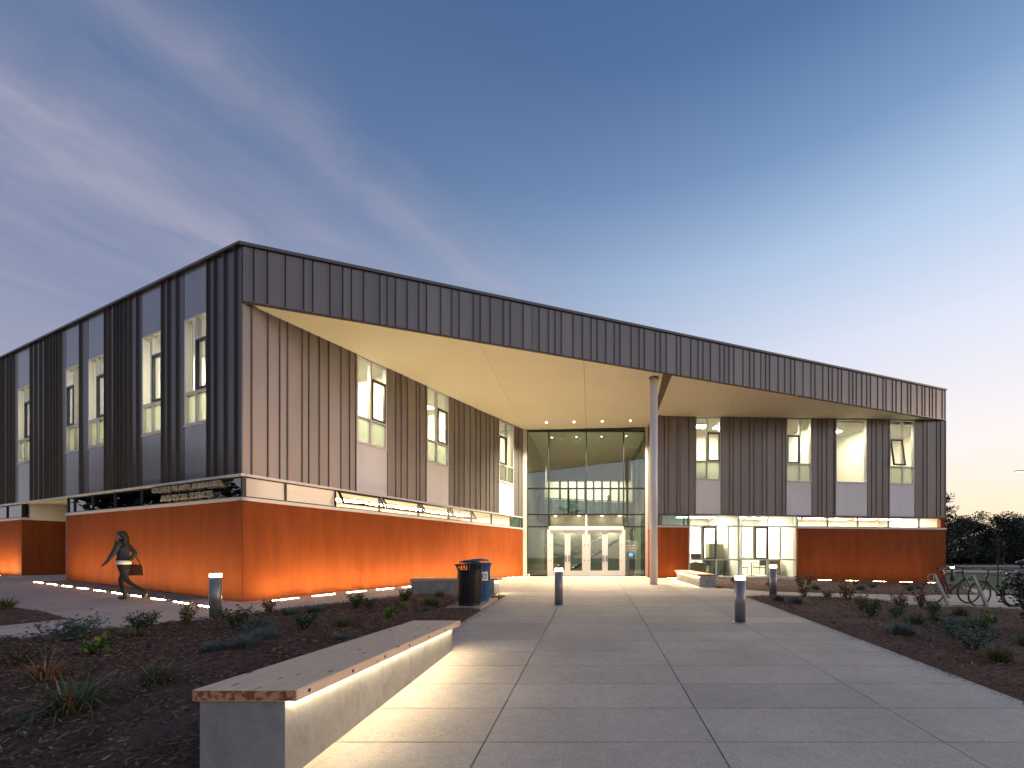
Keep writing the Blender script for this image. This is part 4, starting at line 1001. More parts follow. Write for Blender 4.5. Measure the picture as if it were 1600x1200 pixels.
text_mesh('COLLEGE OF ARTS, HUMANITIES', 3.55, 0.165, M['letter'], 'lettering', frame_m4(LF, 2.58, 0.05, 2.91, True), sg)
text_mesh('AND SOCIAL SCIENCES', 2.62, 0.165, M['letter'], 'lettering', frame_m4(LF, 2.55, 0.05, 2.665, True), sg)
mb = MB()
for u in [0.9 + 0.36 * k for k in range(10)]: fp(mb, LF, u - .008, u + .008, -.04, .045, 2.93, 2.95)
for u in [1.35 + 0.34 * k for k in range(8)]: fp(mb, LF, u - .008, u + .008, -.04, .045, 2.69, 2.71)
mk('standoff', mb, M['steel'], sg)
dg_ = tag(empty('door_lettering', CW.P(5.9, -0.04, 1.7), world_children=True), 'small white lettering on the glass right of the entrance doors', 'lettering')
for t, w, z in (('1026', 0.26, 1.86), ('College of Arts,', 0.62, 1.60), ('Humanities and', 0.66, 1.47), ('Social Sciences', 0.62, 1.34)):
    text_mesh(t, w, 0.085, M['vinyl'], 'lettering', frame_m4(CW, 5.53 + w / 2, -0.046, z, False), dg_, 0.001)
text_mesh('2', 0.10, 0.14, M['vinyl'], 'lettering', frame_m4(CW, 6.05, -0.046, 0.12, False), dg_, 0.001)

# ------------------------------------------------------------------ ceiling lights in the rooms
def ceil_light(F, u, n, z, lu, ln_, label, group, mat=None):
    x, y = F.xy(u, n); r = tag(empty('ceiling_light', (x, y, z), math.atan2(F.d[1], F.d[0])), label, 'ceiling light', group)
    mb = MB(); mb.box(-lu / 2 - .03, lu / 2 + .03, -ln_ / 2 - .03, ln_ / 2 + .03, -0.05, -0.003); mk('housing', mb, M['alu'], r)
    mb = MB(); mb.box(-lu / 2, lu / 2, -ln_ / 2, ln_ / 2, -0.062, -0.052); mk('diffuser', mb, mat or M['e_room'], r)
for k, u in enumerate((2.1, 4.5, 7.4, 8.2, 9.9, 14.2, 18.0)): ceil_light(LF, u, -2.3, 7.98, 1.2, 0.6, 'ceiling light in an upper room behind the left facade windows, %s from the corner' % ORD[k], 'ceiling lights in the left wing')
for k, u in enumerate((3.9, 6.9, 8.0, 11.4)): ceil_light(W2, u, -2.3, 7.98, 1.2, 0.6, 'ceiling light in an upper room beside the entrance canopy, %s from the corner' % ORD[k], 'ceiling lights in the entrance wing')
for k, u in enumerate((1.5, 3.3, 4.9, 6.6, 8.1, 9.6, 11.2)): ceil_light(W2, u, -2.9, 3.30, 1.2, 0.7, 'ceiling light behind the open awning windows, %s from the corner' % ORD[k], 'ceiling lights behind the awning windows', M['e_room2'])
for k, u in enumerate((2.7, 4.4, 7.3, 10.6, 13.6)): ceil_light(RW, u, -1.8, 8.20, 1.2, 0.5, 'ceiling light in an upper room of the right wing, %s from the column' % ORD[k], 'ceiling lights upstairs in the right wing')
for k, u in enumerate((2.4, 3.6, 5.3, 6.6, 8.6, 10.1, 11.7, 13.4, 15.0)): ceil_light(RW, u, -2.4, 3.30, 1.0, 0.5, 'ceiling light in a ground-floor room of the right wing, %s from the column' % ORD[k], 'ceiling lights downstairs in the right wing', M['e_room2'])
for x, y in ((-2.3, 31.9), (-0.6, 31.9), (1.2, 31.9)): ceil_light(CW, x + 3.89, -(y - 22.6), LOBZ, 1.2, 0.5, 'ceiling light above the lobby balcony, ' + ('left one', 'middle one', 'right one')[int((x + 2.4) / 1.7)], 'ceiling lights over the lobby balcony')
for x, y in ((-2.0, 30.0), (1.0, 30.0)): ceil_light(CW, x + 3.89, -(y - 22.6), 3.40, 1.2, 0.3, 'ceiling light under the lobby balcony, ' + ('left one' if x < 0 else 'right one'), 'ceiling lights under the lobby balcony')
mb = MB(); x, y = LF.xy(11.4, -1.2); pr = tag(empty('portal_light', (x, y, 3.17)), 'small round light under the soffit of the left portal', 'light')
mb.lathe([(0.10, -0.05), (0.13, -0.003)], (0, 0, 0), 16); mk('housing', mb, M['alu'], pr); mb = MB(); mb.lathe([(0.07, -0.06), (0.07, -0.052)], (0, 0, 0), 16); mk('lens', mb, M['e_bollard'], pr)

# ================================================================== PLANTS
def blade(mb, p, az, lean, ln, w, droop, mi=0, segs=3, rnd=random):
    """a narrow arching leaf"""
    d = Vector((math.cos(az), math.sin(az), 0)); side = Vector((-d.y, d.x, 0)); pos = Vector(p); a = lean
    rows = []
    for i in range(segs + 1):
        t = i / segs; ww = w * (1 - t) ** 0.7 if i < segs else 0
        rows.append((pos - side * ww, pos + side * ww)); pos = pos + (d * math.sin(a) + Vector((0, 0, math.cos(a)))) * (ln / segs); a += droop / segs
    for i in range(segs):
        a0, b0 = rows[i]; a1, b1 = rows[i + 1]
        mb.face([a0, b0, b1, a1] if i < segs - 1 else [a0, b0, a1], mi)
def leaf(mb, p, rnd, ln, w, mi=0, up=0.5):
    az = rnd.uniform(0, 6.283); el = rnd.uniform(-0.5, 1.0) * up + 0.2
    d = Vector((math.cos(az) * math.cos(el), math.sin(az) * math.cos(el), math.sin(el))); s = d.cross(Vector((rnd.uniform(-1, 1), rnd.uniform(-1, 1), rnd.uniform(0.2, 1)))).normalized(); p = Vector(p)
    mb.face([p, p + d * ln * .5 + s * w, p + d * ln, p + d * ln * .5 - s * w], mi)
def tuft_mesh(seed, r, h, n, w, droop, mats, mixp=(1.0,)):
    rnd = random.Random(seed); mb = MB()
    for k in range(n):
        a = rnd.uniform(0, 6.283); q = r * 0.45 * math.sqrt(rnd.random()); lean = rnd.uniform(0.05, 1.0)
        u = rnd.random(); mi = 0
        acc = 0
        for i, pr in enumerate(mixp):
            acc += pr
            if u < acc: mi = i; break
        blade(mb, (q * math.cos(a), q * math.sin(a), -0.01), a + rnd.uniform(-.6, .6), lean, h * rnd.uniform(0.65, 1.15), w * rnd.uniform(.7, 1.2), droop * rnd.uniform(0.4, 1.3), mi)
    return mb.mesh('foliage', mats)
def bush_mesh(seed, r, h, n, ll, lw, mats, mixp=(1.0,), stems=9, fl=0):
    rnd = random.Random(seed); fo = MB(); st = MB()
    tips = []
    for s in range(stems):
        a = rnd.uniform(0, 6.283); q = r * rnd.uniform(.25, 1); hh = h * rnd.uniform(.55, 1.05)
        pts = [(0.03 * math.cos(a), 0.03 * math.sin(a), -0.02), (q * .45 * math.cos(a), q * .45 * math.sin(a), hh * .5), (q * math.cos(a), q * math.sin(a), hh)]
        st.tube(pts, [0.009, 0.006, 0.002], 5); tips.append([Vector(p) for p in pts])
    for k in range(n):
        t = rnd.choice(tips); u = rnd.uniform(0.25, 1.0)
        p = t[0].lerp(t[1], u * 2) if u < .5 else t[1].lerp(t[2], u * 2 - 1)
        p = p + Vector((rnd.gauss(0, .05) * r * 2.2, rnd.gauss(0, .05) * r * 2.2, rnd.gauss(0, .04)))
        if p.z < 0.01: p.z = 0.02
        v = rnd.random(); mi = 0; acc = 0
        for i, pr in enumerate(mixp):
            acc += pr
            if v < acc: mi = i; break
        leaf(fo, p, rnd, ll * rnd.uniform(.6, 1.2), lw * rnd.uniform(.7, 1.2), mi)
    return fo.mesh('foliage', mats), st.mesh('stem', M['bark'])
KIND = {}
def plant(kind, name, x, y, s, label, cat, rz=None, group='plants in the mulch beds'):
    rnd = random.Random(int(x * 1000 + y * 77)); r = tag(empty(name, (x, y, gz(x, y) + 0.04), rnd.uniform(0, 6.28)), label, cat, group); r.scale = (s, s, s * rnd.uniform(.9, 1.1))
    v = rnd.randrange(3); key = kind + str(v)
    if KIND.get(key) is None:
        sd = hash(kind) % 97 + v if False else sum(map(ord, kind)) + v * 13
        if kind == 'blue': KIND[key] = (tuft_mesh(sd, 0.30, 0.27, 420, 0.0055, 0.9, [M['leaf_blue'], M['leaf_green'], M['leaf_straw']], (.84, .12, .04)), None)
        if kind == 'grass': KIND[key] = (tuft_mesh(sd, 0.26, 0.30, 260, 0.006, 0.8, [M['leaf_green'], M['leaf_straw'], M['leaf_lime']], (.7, .15, .15)), None)
        if kind == 'strap': KIND[key] = (tuft_mesh(sd, 0.28, 0.58, 120, 0.009, 2.4, [M['leaf_green'], M['leaf_straw'], M['leaf_red']], (.68, .2, .12)), None)
        if kind == 'redstrap': KIND[key] = (tuft_mesh(sd, 0.22, 0.42, 90, 0.008, 1.9, [M['leaf_red'], M['leaf_straw'], M['leaf_green']], (.5, .35, .15)), None)
        if kind == 'lime': KIND[key] = bush_mesh(sd, 0.13, 0.18, 90, 0.085, 0.03, [M['leaf_lime'], M['leaf_green']], (.75, .25), 6)
        if kind == 'shrub': KIND[key] = bush_mesh(sd, 0.27, 0.36, 520, 0.06, 0.014, [M['leaf_green'], M['leaf_dark'], M['leaf_lime']], (.55, .35, .1), 12)
        if kind == 'bluebush': KIND[key] = bush_mesh(sd, 0.34, 0.30, 720, 0.055, 0.011, [M['leaf_blue'], M['leaf_green']], (.7, .3), 14)
        if kind == 'redbush': KIND[key] = bush_mesh(sd, 0.24, 0.46, 420, 0.055, 0.015, [M['leaf_green'], M['leaf_red'], M['flower']], (.6, .33, .07), 11)
        if kind == 'twig': KIND[key] = bush_mesh(sd, 0.38, 0.34, 360, 0.05, 0.009, [M['leaf_dark'], M['leaf_red'], M['leaf_green']], (.6, .2, .2), 16)
    fo, st = KIND[key]; link('foliage', fo, r)
    if st: link('stem', st, r)
    return r
P = plant
# bed on the left, from the camera outwards
P('strap', 'strap_leaf_plant', -4.68, 3.74, 1.0, 'sprawling green strap-leaf plant nearest the left foreground of the mulch', 'plant')
P('strap', 'strap_leaf_plant', -4.72, 4.5, 0.72, 'small arching strap-leaf plant in mulch left of the bench end', 'plant')
P('redstrap', 'strap_leaf_plant', -6.05, 4.6, 0.95, 'reddish dry strap-leaf plant at the left of the mulch bed', 'plant')
P('redstrap', 'strap_leaf_plant', -5.35, 3.55, 0.6, 'dry orange blades at the very left edge of the mulch', 'plant')
P('lime', 'leafy_plant', -6.69, 5.58, 1.15, 'small bright lime-green leafy plant in the left mulch', 'plant')
P('bluebush', 'blue_shrub', -7.9, 6.36, 1.25, 'low blue-grey shrub against the paved path at the left', 'shrub')
P('twig', 'twiggy_shrub', -6.95, 5.0, 1.0, 'low brownish twiggy shrub at left picture edge in mulch', 'shrub')
P('shrub', 'green_shrub', -7.63, 7.0, 0.95, 'round dark green shrub by the path, left of flowering shrub', 'shrub')
P('redbush', 'flowering_shrub', -7.39, 7.52, 0.85, 'upright flowering shrub beside the bollard at the building corner', 'shrub')
P('grass', 'grass_tuft', -7.2, 6.5, 0.7, 'short green grass tuft in front of the round dark shrub', 'plant')
P('shrub', 'green_shrub', -6.2, 7.2, 1.0, 'dark green mounded shrub right of bollard in left bed', 'shrub')
P('bluebush', 'blue_shrub', -5.65, 6.95, 0.85, 'blue-grey mound directly beside the dark green shrub right of bollard', 'shrub')
P('blue', 'blue_grass_tuft', -5.08, 6.36, 0.95, 'blue-grey grass tuft behind the middle of the foreground bench', 'plant')
P('blue', 'blue_grass_tuft', -4.94, 5.9, 0.85, 'blue-grey grass tuft closest to the foreground bench', 'plant')
P('blue', 'blue_grass_tuft', -5.25, 5.75, 0.7, 'smaller blue-grey tuft just left of the tuft pair behind bench', 'plant')
P('shrub', 'green_shrub', -4.95, 7.1, 0.9, 'loose green shrub in the middle of the left bed', 'shrub')
P('redbush', 'flowering_shrub', -6.85, 8.75, 0.75, 'reddish shrub at the path edge behind the left bed', 'shrub')
P('blue', 'blue_grass_tuft', -6.16, 8.44, 0.8, 'blue tuft at the path edge, left of a spiky blue one', 'plant')
P('blue', 'blue_grass_tuft', -5.85, 8.75, 0.95, 'spiky blue-grey tuft in the middle of the path edge', 'plant')
P('shrub', 'green_shrub', -5.45, 9.5, 0.95, 'spreading dark green shrub below the second ground light', 'shrub')
P('shrub', 'green_shrub', -5.05, 9.3, 0.7, 'smaller green shrub touching the spreading dark green one', 'shrub')
P('shrub', 'green_shrub', -4.75, 10.4, 0.95, 'bushy green shrub at the left end of the bench behind bins', 'shrub')
P('lime', 'leafy_plant', -4.05, 8.2, 1.0, 'small yellow-green sprout behind the far end of foreground bench', 'plant')
P('grass', 'grass_tuft', -4.45, 7.4, 0.75, 'dull green low tuft above the timber seat of foreground bench', 'plant')
P('grass', 'grass_tuft', -3.78, 9.6, 1.0, 'grassy tuft left of the black bin', 'plant')
P('grass', 'grass_tuft', -4.2, 11.2, 0.9, 'thin grass growing at the face of bench behind bins', 'plant')
P('blue', 'blue_grass_tuft', -3.6, 8.9, 0.55, 'tiny blue-grey tuft in front of the black bin', 'plant')
P('lime', 'leafy_plant', -4.3, 9.35, 0.7, 'small light green plant between green shrubs and the black bin', 'plant')
P('blue', 'blue_grass_tuft', -3.9, 6.4, 0.5, 'small blue tuft tucked behind the bench seat', 'plant')
P('grass', 'grass_tuft', -13.6, 8.3, 1.1, 'grass clump on the small verge at the far left', 'plant')
P('grass', 'grass_tuft', -12.6, 8.9, 0.9, 'grass clump at the kerb of the verge at far left', 'plant')
# bed on the right
P('blue', 'blue_grass_tuft', 4.62, 10.5, 0.85, 'blue-grey tuft just right of the bollard by the storefront', 'plant')
P('blue', 'blue_grass_tuft', 4.85, 10.05, 0.9, 'second blue-grey tuft right of the bollard by the storefront', 'plant')
P('redbush', 'flowering_shrub', 5.65, 11.3, 0.9, 'flowering shrub at the walkway edge below the storefront corner', 'shrub')
P('bluebush', 'blue_shrub', 6.36, 11.4, 0.65, 'low blue shrub beside the walkway under the right orange wall', 'shrub')
P('redbush', 'flowering_shrub', 6.6, 10.9, 1.05, 'large flowering shrub with orange blooms in the right bed', 'shrub')
P('redbush', 'flowering_shrub', 5.95, 9.3, 0.9, 'straggling green shrub in the middle of the right bed', 'shrub')
P('shrub', 'green_shrub', 5.5, 8.3, 1.0, 'dark green shrub leaning towards the walk in the right bed', 'shrub')
P('redbush', 'flowering_shrub', 6.9, 9.4, 1.0, 'reddish flowering shrub left of the bicycle racks', 'shrub')
P('redbush', 'flowering_shrub', 8.0, 10.2, 1.0, 'leafy shrub in front of the leftmost bicycle wheel', 'shrub')
P('bluebush', 'blue_shrub', 6.24, 8.6, 0.8, 'bright grey-green mound in the middle of the right bed', 'shrub')
P('grass', 'grass_tuft', 6.6, 8.1, 0.9, 'reddish grass tuft beside the grey-green mound', 'plant')
P('shrub', 'green_shrub', 7.2, 8.9, 0.9, 'broad green shrub in front of the racks', 'shrub')
P('grass', 'grass_tuft', 7.71, 8.8, 0.95, 'green tuft below the second bicycle', 'plant')
P('blue', 'blue_grass_tuft', 5.02, 6.8, 0.95, 'dark blue tuft at the front of the right bed, left one', 'plant')
P('bluebush', 'blue_shrub', 5.95, 6.9, 0.95, 'large blue-grey mound in the front of the right bed', 'shrub')
P('bluebush', 'blue_shrub', 5.35, 5.9, 1.05, 'widest blue-grey mound nearest the walk on the right', 'shrub')
P('grass', 'grass_tuft', 5.15, 5.3, 0.85, 'upright grass tuft in front of the widest blue mound', 'plant')
P('grass', 'grass_tuft', 6.8, 7.4, 1.0, 'olive green tuft right of the large blue mound', 'plant')
P('lime', 'leafy_plant', 7.6, 8.0, 0.9, 'small lime-green plant in the right mulch below the third bicycle', 'plant')
P('grass', 'grass_tuft', 6.45, 6.2, 0.8, 'yellowish grass tuft at the right picture edge', 'plant')
P('grass', 'grass_tuft', 5.9, 7.7, 1.0, 'yellow-green spreading tuft behind the blue mounds', 'plant')
# strip below the right wing
for k, (x, y, kd, s, lb) in enumerate([(5.3, 15.7, 'shrub', .8, 'green plant right of the lit bench below the storefront'), (6.4, 15.2, 'grass', .9, 'tuft of grass under the storefront window middle'),
        (7.5, 15.2, 'redbush', 1.1, 'tall flowering shrub at the corner of storefront and orange wall'), (8.5, 16.6, 'redbush', 1.0, 'second flowering shrub against the right orange wall'),
        (11.0, 17.6, 'redbush', .8, 'shrub glowing at the foot of the right orange wall'), (10.6, 15.9, 'bluebush', .8, 'blue-grey mound below the right orange wall'),
        (11.1, 14.7, 'bluebush', .7, 'blue-grey mound at the far walkway edge'), (7.4, 14.0, 'blue', .9, 'blue tuft between walkway and storefront corner'), (9.3, 14.6, 'blue', .9, 'blue tuft under the middle of right orange wall'),
        (12.3, 15.8, 'bluebush', .7, 'blue-grey mound near the bicycle pad'), (13.8, 18.5, 'grass', .8, 'grass tuft at the far end of the right orange wall')]):
    P(kd, {'shrub': 'green_shrub', 'grass': 'grass_tuft', 'redbush': 'flowering_shrub', 'bluebush': 'blue_shrub', 'blue': 'blue_grass_tuft'}[kd], x, y, s, lb, 'plant')
def big_bush():
    r = tag(empty('laurel_bush', (7.62, 7.05, gz(7.62, 7.05))), 'tall dark leafy bush at the right edge hiding a bicycle', 'bush')
    fo, st = bush_mesh(5, 0.62, 1.15, 3200, 0.085, 0.026, [M['leaf_dark'], M['leaf_green']], (.8, .2), 34); link('foliage', fo, r); link('stem', st, r)
big_bush()

# ================================================================== TREES
def tree(name, x, y, h, cr, label, seed, leaves=1600, ls=0.34, mat='leaf_dark', trunk=None, low=0.3, flat=0.75, group='trees around the building'):
    rnd = random.Random(seed); r = tag(empty(name, (x, y, gz(x, y) - 0.1)), label, 'tree', group)
    tr = MB(); tw = trunk or h * 0.022; base = h * low
    bend = [Vector((rnd.uniform(-.05, .05) * h * t, rnd.uniform(-.05, .05) * h * t, h * 0.86 * t)) for t in (0, .25, .5, .75, 1)]
    tr.tube(bend, [tw, tw * .85, tw * .6, tw * .35, tw * .12], 8)
    cl = []
    for k in range(16):
        t = rnd.uniform(low, 1); a = rnd.uniform(0, 6.283); p0 = Vector((0, 0, h * .86 * t * .85)); q = cr * rnd.uniform(.45, 1.0) * (1 - abs(t - .55) * .7)
        p1 = p0 + Vector((math.cos(a) * q, math.sin(a) * q, rnd.uniform(.05, .22) * h)); tr.tube([p0, p0.lerp(p1, .5) + Vector((0, 0, .03 * h)), p1], [tw * .32, tw * .2, tw * .06], 5)
        cl.append((p1, cr * rnd.uniform(.26, .48)))
    for k in range(14): a = rnd.uniform(0, 6.283); q = cr * math.sqrt(rnd.random()) * .8; cl.append((Vector((q * math.cos(a), q * math.sin(a), h * rnd.uniform(low + .12, .98))), cr * rnd.uniform(.22, .42)))
    mk('trunk', tr, M['bark'], r)
    fo = MB()
    for k in range(leaves):
        c, q = rnd.choice(cl); v = Vector((rnd.gauss(0, 1), rnd.gauss(0, 1), rnd.gauss(0, 1))).normalized() * q * rnd.random() ** .4; v.z *= flat
        leaf(fo, c + v, rnd, ls * rnd.uniform(.6, 1.3), ls * .3, 0, 0.6)
    mk('crown', fo, M[mat], r); return r
def conifer(name, x, y, h, label, seed, group='trees around the building', mat='leaf_dark', spread=0.3):
    rnd = random.Random(seed); r = tag(empty(name, (x, y, gz(x, y) - 0.1)), label, 'tree', group)
    tr = MB(); tr.tube([(0, 0, 0), (0, 0, h * .5), (0.1, 0, h)], [h * .03, h * .018, .02], 8); fo = MB()
    z = h * .12
    while z < h * .97:
        for k in range(4):
            a = rnd.uniform(0, 6.283); q = h * spread * (1 - z / h) ** .7 * rnd.uniform(.55, 1.15) + .15; up = rnd.uniform(.12, .4)
            p0 = Vector((0, 0, z)); p1 = Vector((q * math.cos(a), q * math.sin(a), z + q * up)); tr.tube([p0, p1], [.05, .012], 4)
            for j in range(int(26 * (q / 2 + .4))):
                t = rnd.uniform(.2, 1.03); leaf(fo, p0.lerp(p1, t) + Vector((rnd.gauss(0, .13), rnd.gauss(0, .13), rnd.gauss(0, .07))), rnd, .36, .05, 0, .9)
        z += h * .035
    mk('trunk', tr, M['bark'], r); mk('crown', fo, M[mat], r); return r
conifer('cypress_tree', 34.2, 41.5, 8.2, 'cypress with flat upswept branches showing past the right end of the building', 4, spread=.42)
FAR = [(58, 68, 7.6, 4.6, 'dense dark tree directly behind the cypress'), (64.5, 71, 8.8, 4.2, 'tallest rounded tree of the far tree line'), (70.5, 72, 8.6, 4.0, 'spreading tree with lumpy crown in the far tree line'), (75, 78, 6.4, 4.2, 'low tree in the dip of the far tree line'),
       (84, 84, 6.2, 4.5, 'low dark tree under the bright gap of sky'), (88, 88, 9.4, 4.6, 'tree at right picture edge with open airy crown'), (96, 90, 9.0, 5.5, 'far tree cut off by the right picture edge'), (52, 66, 7.0, 4.4, 'dark tree partly hidden by the building corner')]
for i, (x, y, h, c, lb) in enumerate(FAR): tree('far_tree', x, y, h, c, lb, 40 + i, 8000, .30, trunk=.16, low=.18, group='far tree line')
def hedge():
    rnd = random.Random(8); mb = MB()
    for k in range(14000):
        x = rnd.uniform(44, 120); y = 78 + rnd.uniform(-1.5, 1.5) + (x - 44) * .12; leaf(mb, (x, y, gz(x, y) + rnd.uniform(0, 1) ** 1.3 * (2.6 + .7 * math.sin(x * .7))), rnd, .7, .24)
    tag(mk('undergrowth', mb, M['leaf_dark']), 'dark undergrowth beneath the far trees beyond the road', 'undergrowth', kind='stuff')
hedge()
# trees that stand behind and beside the photographer (mirrored in the glass)
BACK = [(-40, 13, 9.0, 4.2, 'rounded tree west of the left facade, mirrored in the sign glass'), (-44, 6, 8.2, 4.0, 'tree mirrored in the dark glass beside the sign letters'), (-42, 0, 8.8, 4.4, 'tree mirrored in the dark glass below the zinc corner'), (-46, -8, 9.2, 4.5, 'last tree of the row mirrored in the left glass'),
        (8.5, -24, 8.0, 3.6, 'tree behind the viewer mirrored low in the lobby glass'), (15, -28, 9.0, 4.5, 'broad tree behind the viewer mirrored by the right sidelight')]
for i, (x, y, h, c, lb) in enumerate(BACK): tree('street_tree', x, y, h, c, lb, 70 + i, 5000, .6, low=.2, group='trees behind the viewer')
conifer('pine_tree', -4.2, -20, 13.0, 'tall pine behind the viewer mirrored in the middle of the curtain wall', 9, group='trees behind the viewer')
r = tag(empty('sapling', (19.9, 20.6, gz(19.9, 20.6))), 'thin staked sapling rising behind the bicycles', 'tree')
mb = MB(); mb.tube([(0, 0, -.05), (0.03, 0, 1.2), (0, 0, 2.6)], [.03, .025, .012], 6); mk('trunk', mb, M['bark'], r)
mb = MB(); rr = random.Random(3)
for k in range(120): leaf(mb, (rr.gauss(0, .2), rr.gauss(0, .2), rr.uniform(1.0, 2.6)), rr, .12, .03)
mk('crown', mb, M['leaf_dark'], r)

# ================================================================== BICYCLES AND RACKS
def bicycle(x, y, rz, frame_m, label, drop=False, s=1.0, lean=0.0):
    r = tag(empty('bicycle', (x, y, gz(x, y)), rz), label, 'bicycle', 'bicycles in the racks'); r.scale = (s, s, s); r.rotation_euler = (lean, 0, rz)
    R_ = 0.335; hb, fw = (-0.50, 0, R_), (0.53, 0, R_)
    for c in (hb, fw):
        mb = MB(); mb.torus(c, 0.325, 0.017, 'Y', 40, 8); w = mk('wheel', mb, M['rubber'], r, True)
        mb = MB(); mb.torus(c, 0.303, 0.010, 'Y', 36, 6); mk('rim', mb, M['bollard'], w, True)
        mb = MB()
        for k in range(18): a = 2 * math.pi * k / 18; mb.tube([(c[0] + .02 * math.cos(a), .018 * (-1) ** k, c[2] + .02 * math.sin(a)), (c[0] + .30 * math.cos(a + .1), 0, c[2] + .30 * math.sin(a + .1))], .0016, 4, False)
        mk('spokes', mb, M['silver'], w)
        mb = MB(); mb.tube([(c[0], -.04, c[2]), (c[0], .04, c[2])], .02, 10); mk('hub', mb, M['silver'], w)
    bb = (-0.05, 0, .29); st = (-0.21, 0, .80); ht = (0.33, 0, .86); hl = (0.37, 0, .70)
    mb = MB()
    for a, b, q in ((bb, st, .017), (st, ht, .016), (bb, hl, .019), (hl, ht, .021)): mb.tube([a, b], q, 8)
    for s_ in (-1, 1):
        mb.tube([(bb[0], .03 * s_, bb[2]), (hb[0], .055 * s_, hb[2])], .010, 6); mb.tube([(st[0] + .02, .02 * s_, st[2] - .05), (hb[0], .055 * s_, hb[2])], .008, 6)
    mk('frame', mb, frame_m, r)
    mb = MB()
    for s_ in (-1, 1): mb.tube([(hl[0] + .005, .045 * s_, hl[2] - .03), (fw[0] - .03, .052 * s_, fw[2] + .12), (fw[0], .052 * s_, fw[2])], [.014, .012, .009], 7)
    mb.tube([(hl[0] + .005, -.045, hl[2] - .03), (hl[0] + .005, .045, hl[2] - .03)], .015, 7); mk('fork', mb, frame_m, r)
    mb = MB(); mb.tube([st, (-0.245, 0, .93)], .013, 8); mk('seat_post', mb, M['silver'], r)
    mb = MB(); b = []
    sad = [(-.38, .075, .955), (-.33, .085, .965), (-.25, .06, .962), (-.16, .028, .958), (-.10, .018, .950)]
    for (sx, sw_, sz) in sad: mb.v += [(sx, -sw_, sz - .02), (sx, 0, sz + .012), (sx, sw_, sz - .02), (sx, 0, sz - .035)]
    for i in range(len(sad) - 1):
        for j in range(4): a = i * 4 + j; d = i * 4 + (j + 1) % 4; mb.f.append((a, d, d + 4, a + 4)); mb.m.append(0)
    mb.f += [(0, 1, 2, 3), (19, 18, 17, 16)]; mb.m += [0, 0]; mk('saddle', mb, M['black'], r, True)
    mb = MB(); mb.tube([ht, (0.315, 0, .93), (.37, 0, .96)], .014, 8)
    if drop:
        for s_ in (-1, 1): mb.tube([(.37, 0, .96), (.38, .19 * s_, .97), (.47, .21 * s_, .96), (.50, .21 * s_, .90), (.43, .22 * s_, .85), (.36, .22 * s_, .85)], .013, 7)
    else: mb.tube([(.26, -.31, 1.0), (.35, -.16, .98), (.37, 0, .96), (.35, .16, .98), (.26, .31, 1.0)], .013, 8)
    mk('handlebar', mb, frame_m if drop else M['black'], r)
    mb = MB(); mb.torus(bb, .095, .006, 'Y', 28, 5); mb.tube([(bb[0], -.06, bb[2]), (bb[0], .06, bb[2])], .022, 10)
    for s_ in (-1, 1):
        e = (bb[0] + .165 * s_ * .5, .075 * s_, bb[2] - .14 * s_); mb.tube([(bb[0], .07 * s_, bb[2]), e], .011, 6); mb.box(e[0] - .045, e[0] + .045, min(e[1], e[1] + .09 * s_), max(e[1], e[1] + .09 * s_), e[2] - .012, e[2] + .012)
    mk('crank', mb, M['black'], r)
    mb = MB(); mb.tube([(bb[0], .05, bb[2] + .095), (hb[0], .05, hb[2] + .035), (hb[0] - .03, .05, hb[2]), (hb[0], .05, hb[2] - .035), (bb[0], .05, bb[2] - .095)], .004, 4); mk('chain', mb, M['rubber'], r)
    return r
bicycle(9.62, 11.3, R(4), M['black'], 'black bicycle, leftmost of the three in the racks', lean=R(3))
bicycle(10.55, 10.95, R(186), M['black'], 'dark bicycle facing left in the middle rack', lean=R(-4))
bicycle(11.55, 11.0, R(-2), M['red_paint'], 'red-barred racing bicycle half hidden behind the leafy bush', drop=True, lean=R(3))
def rack(x, y, label):
    r = tag(empty('bicycle_rack', (x, y, gz(x, y)), 0), label, 'bicycle rack', 'bicycle racks on the pad')
    mb = MB(); mb.box(-.30, .30, -.1, .1, 0.0, .012); mk('base_plate', mb, M['steel'], r)
    mb = MB(); b = .036; tx = -.36; mb.hexa([(.02 - b, -.03, .012), (.02 + b, -.03, .012), (.02 + b, .03, .012), (.02 - b, .03, .012), (tx - b, -.03, .82), (tx + b, -.03, .82), (tx + b, .03, .82), (tx - b, .03, .82)])
    mk('leaning_post', mb, M['steel'], r)
    mb = MB(); mb.torus((tx - .07, 0, .72), .085, .012, 'Y', 20, 6); mk('locking_ring', mb, M['steel'], r, True)
rack(9.28, 10.98, 'leaning galvanised rack post by the black bicycle at the left'); rack(10.1, 10.75, 'leaning galvanised rack post in the middle of the bicycles'); rack(11.05, 10.75, 'leaning galvanised rack post beside the leafy bush')

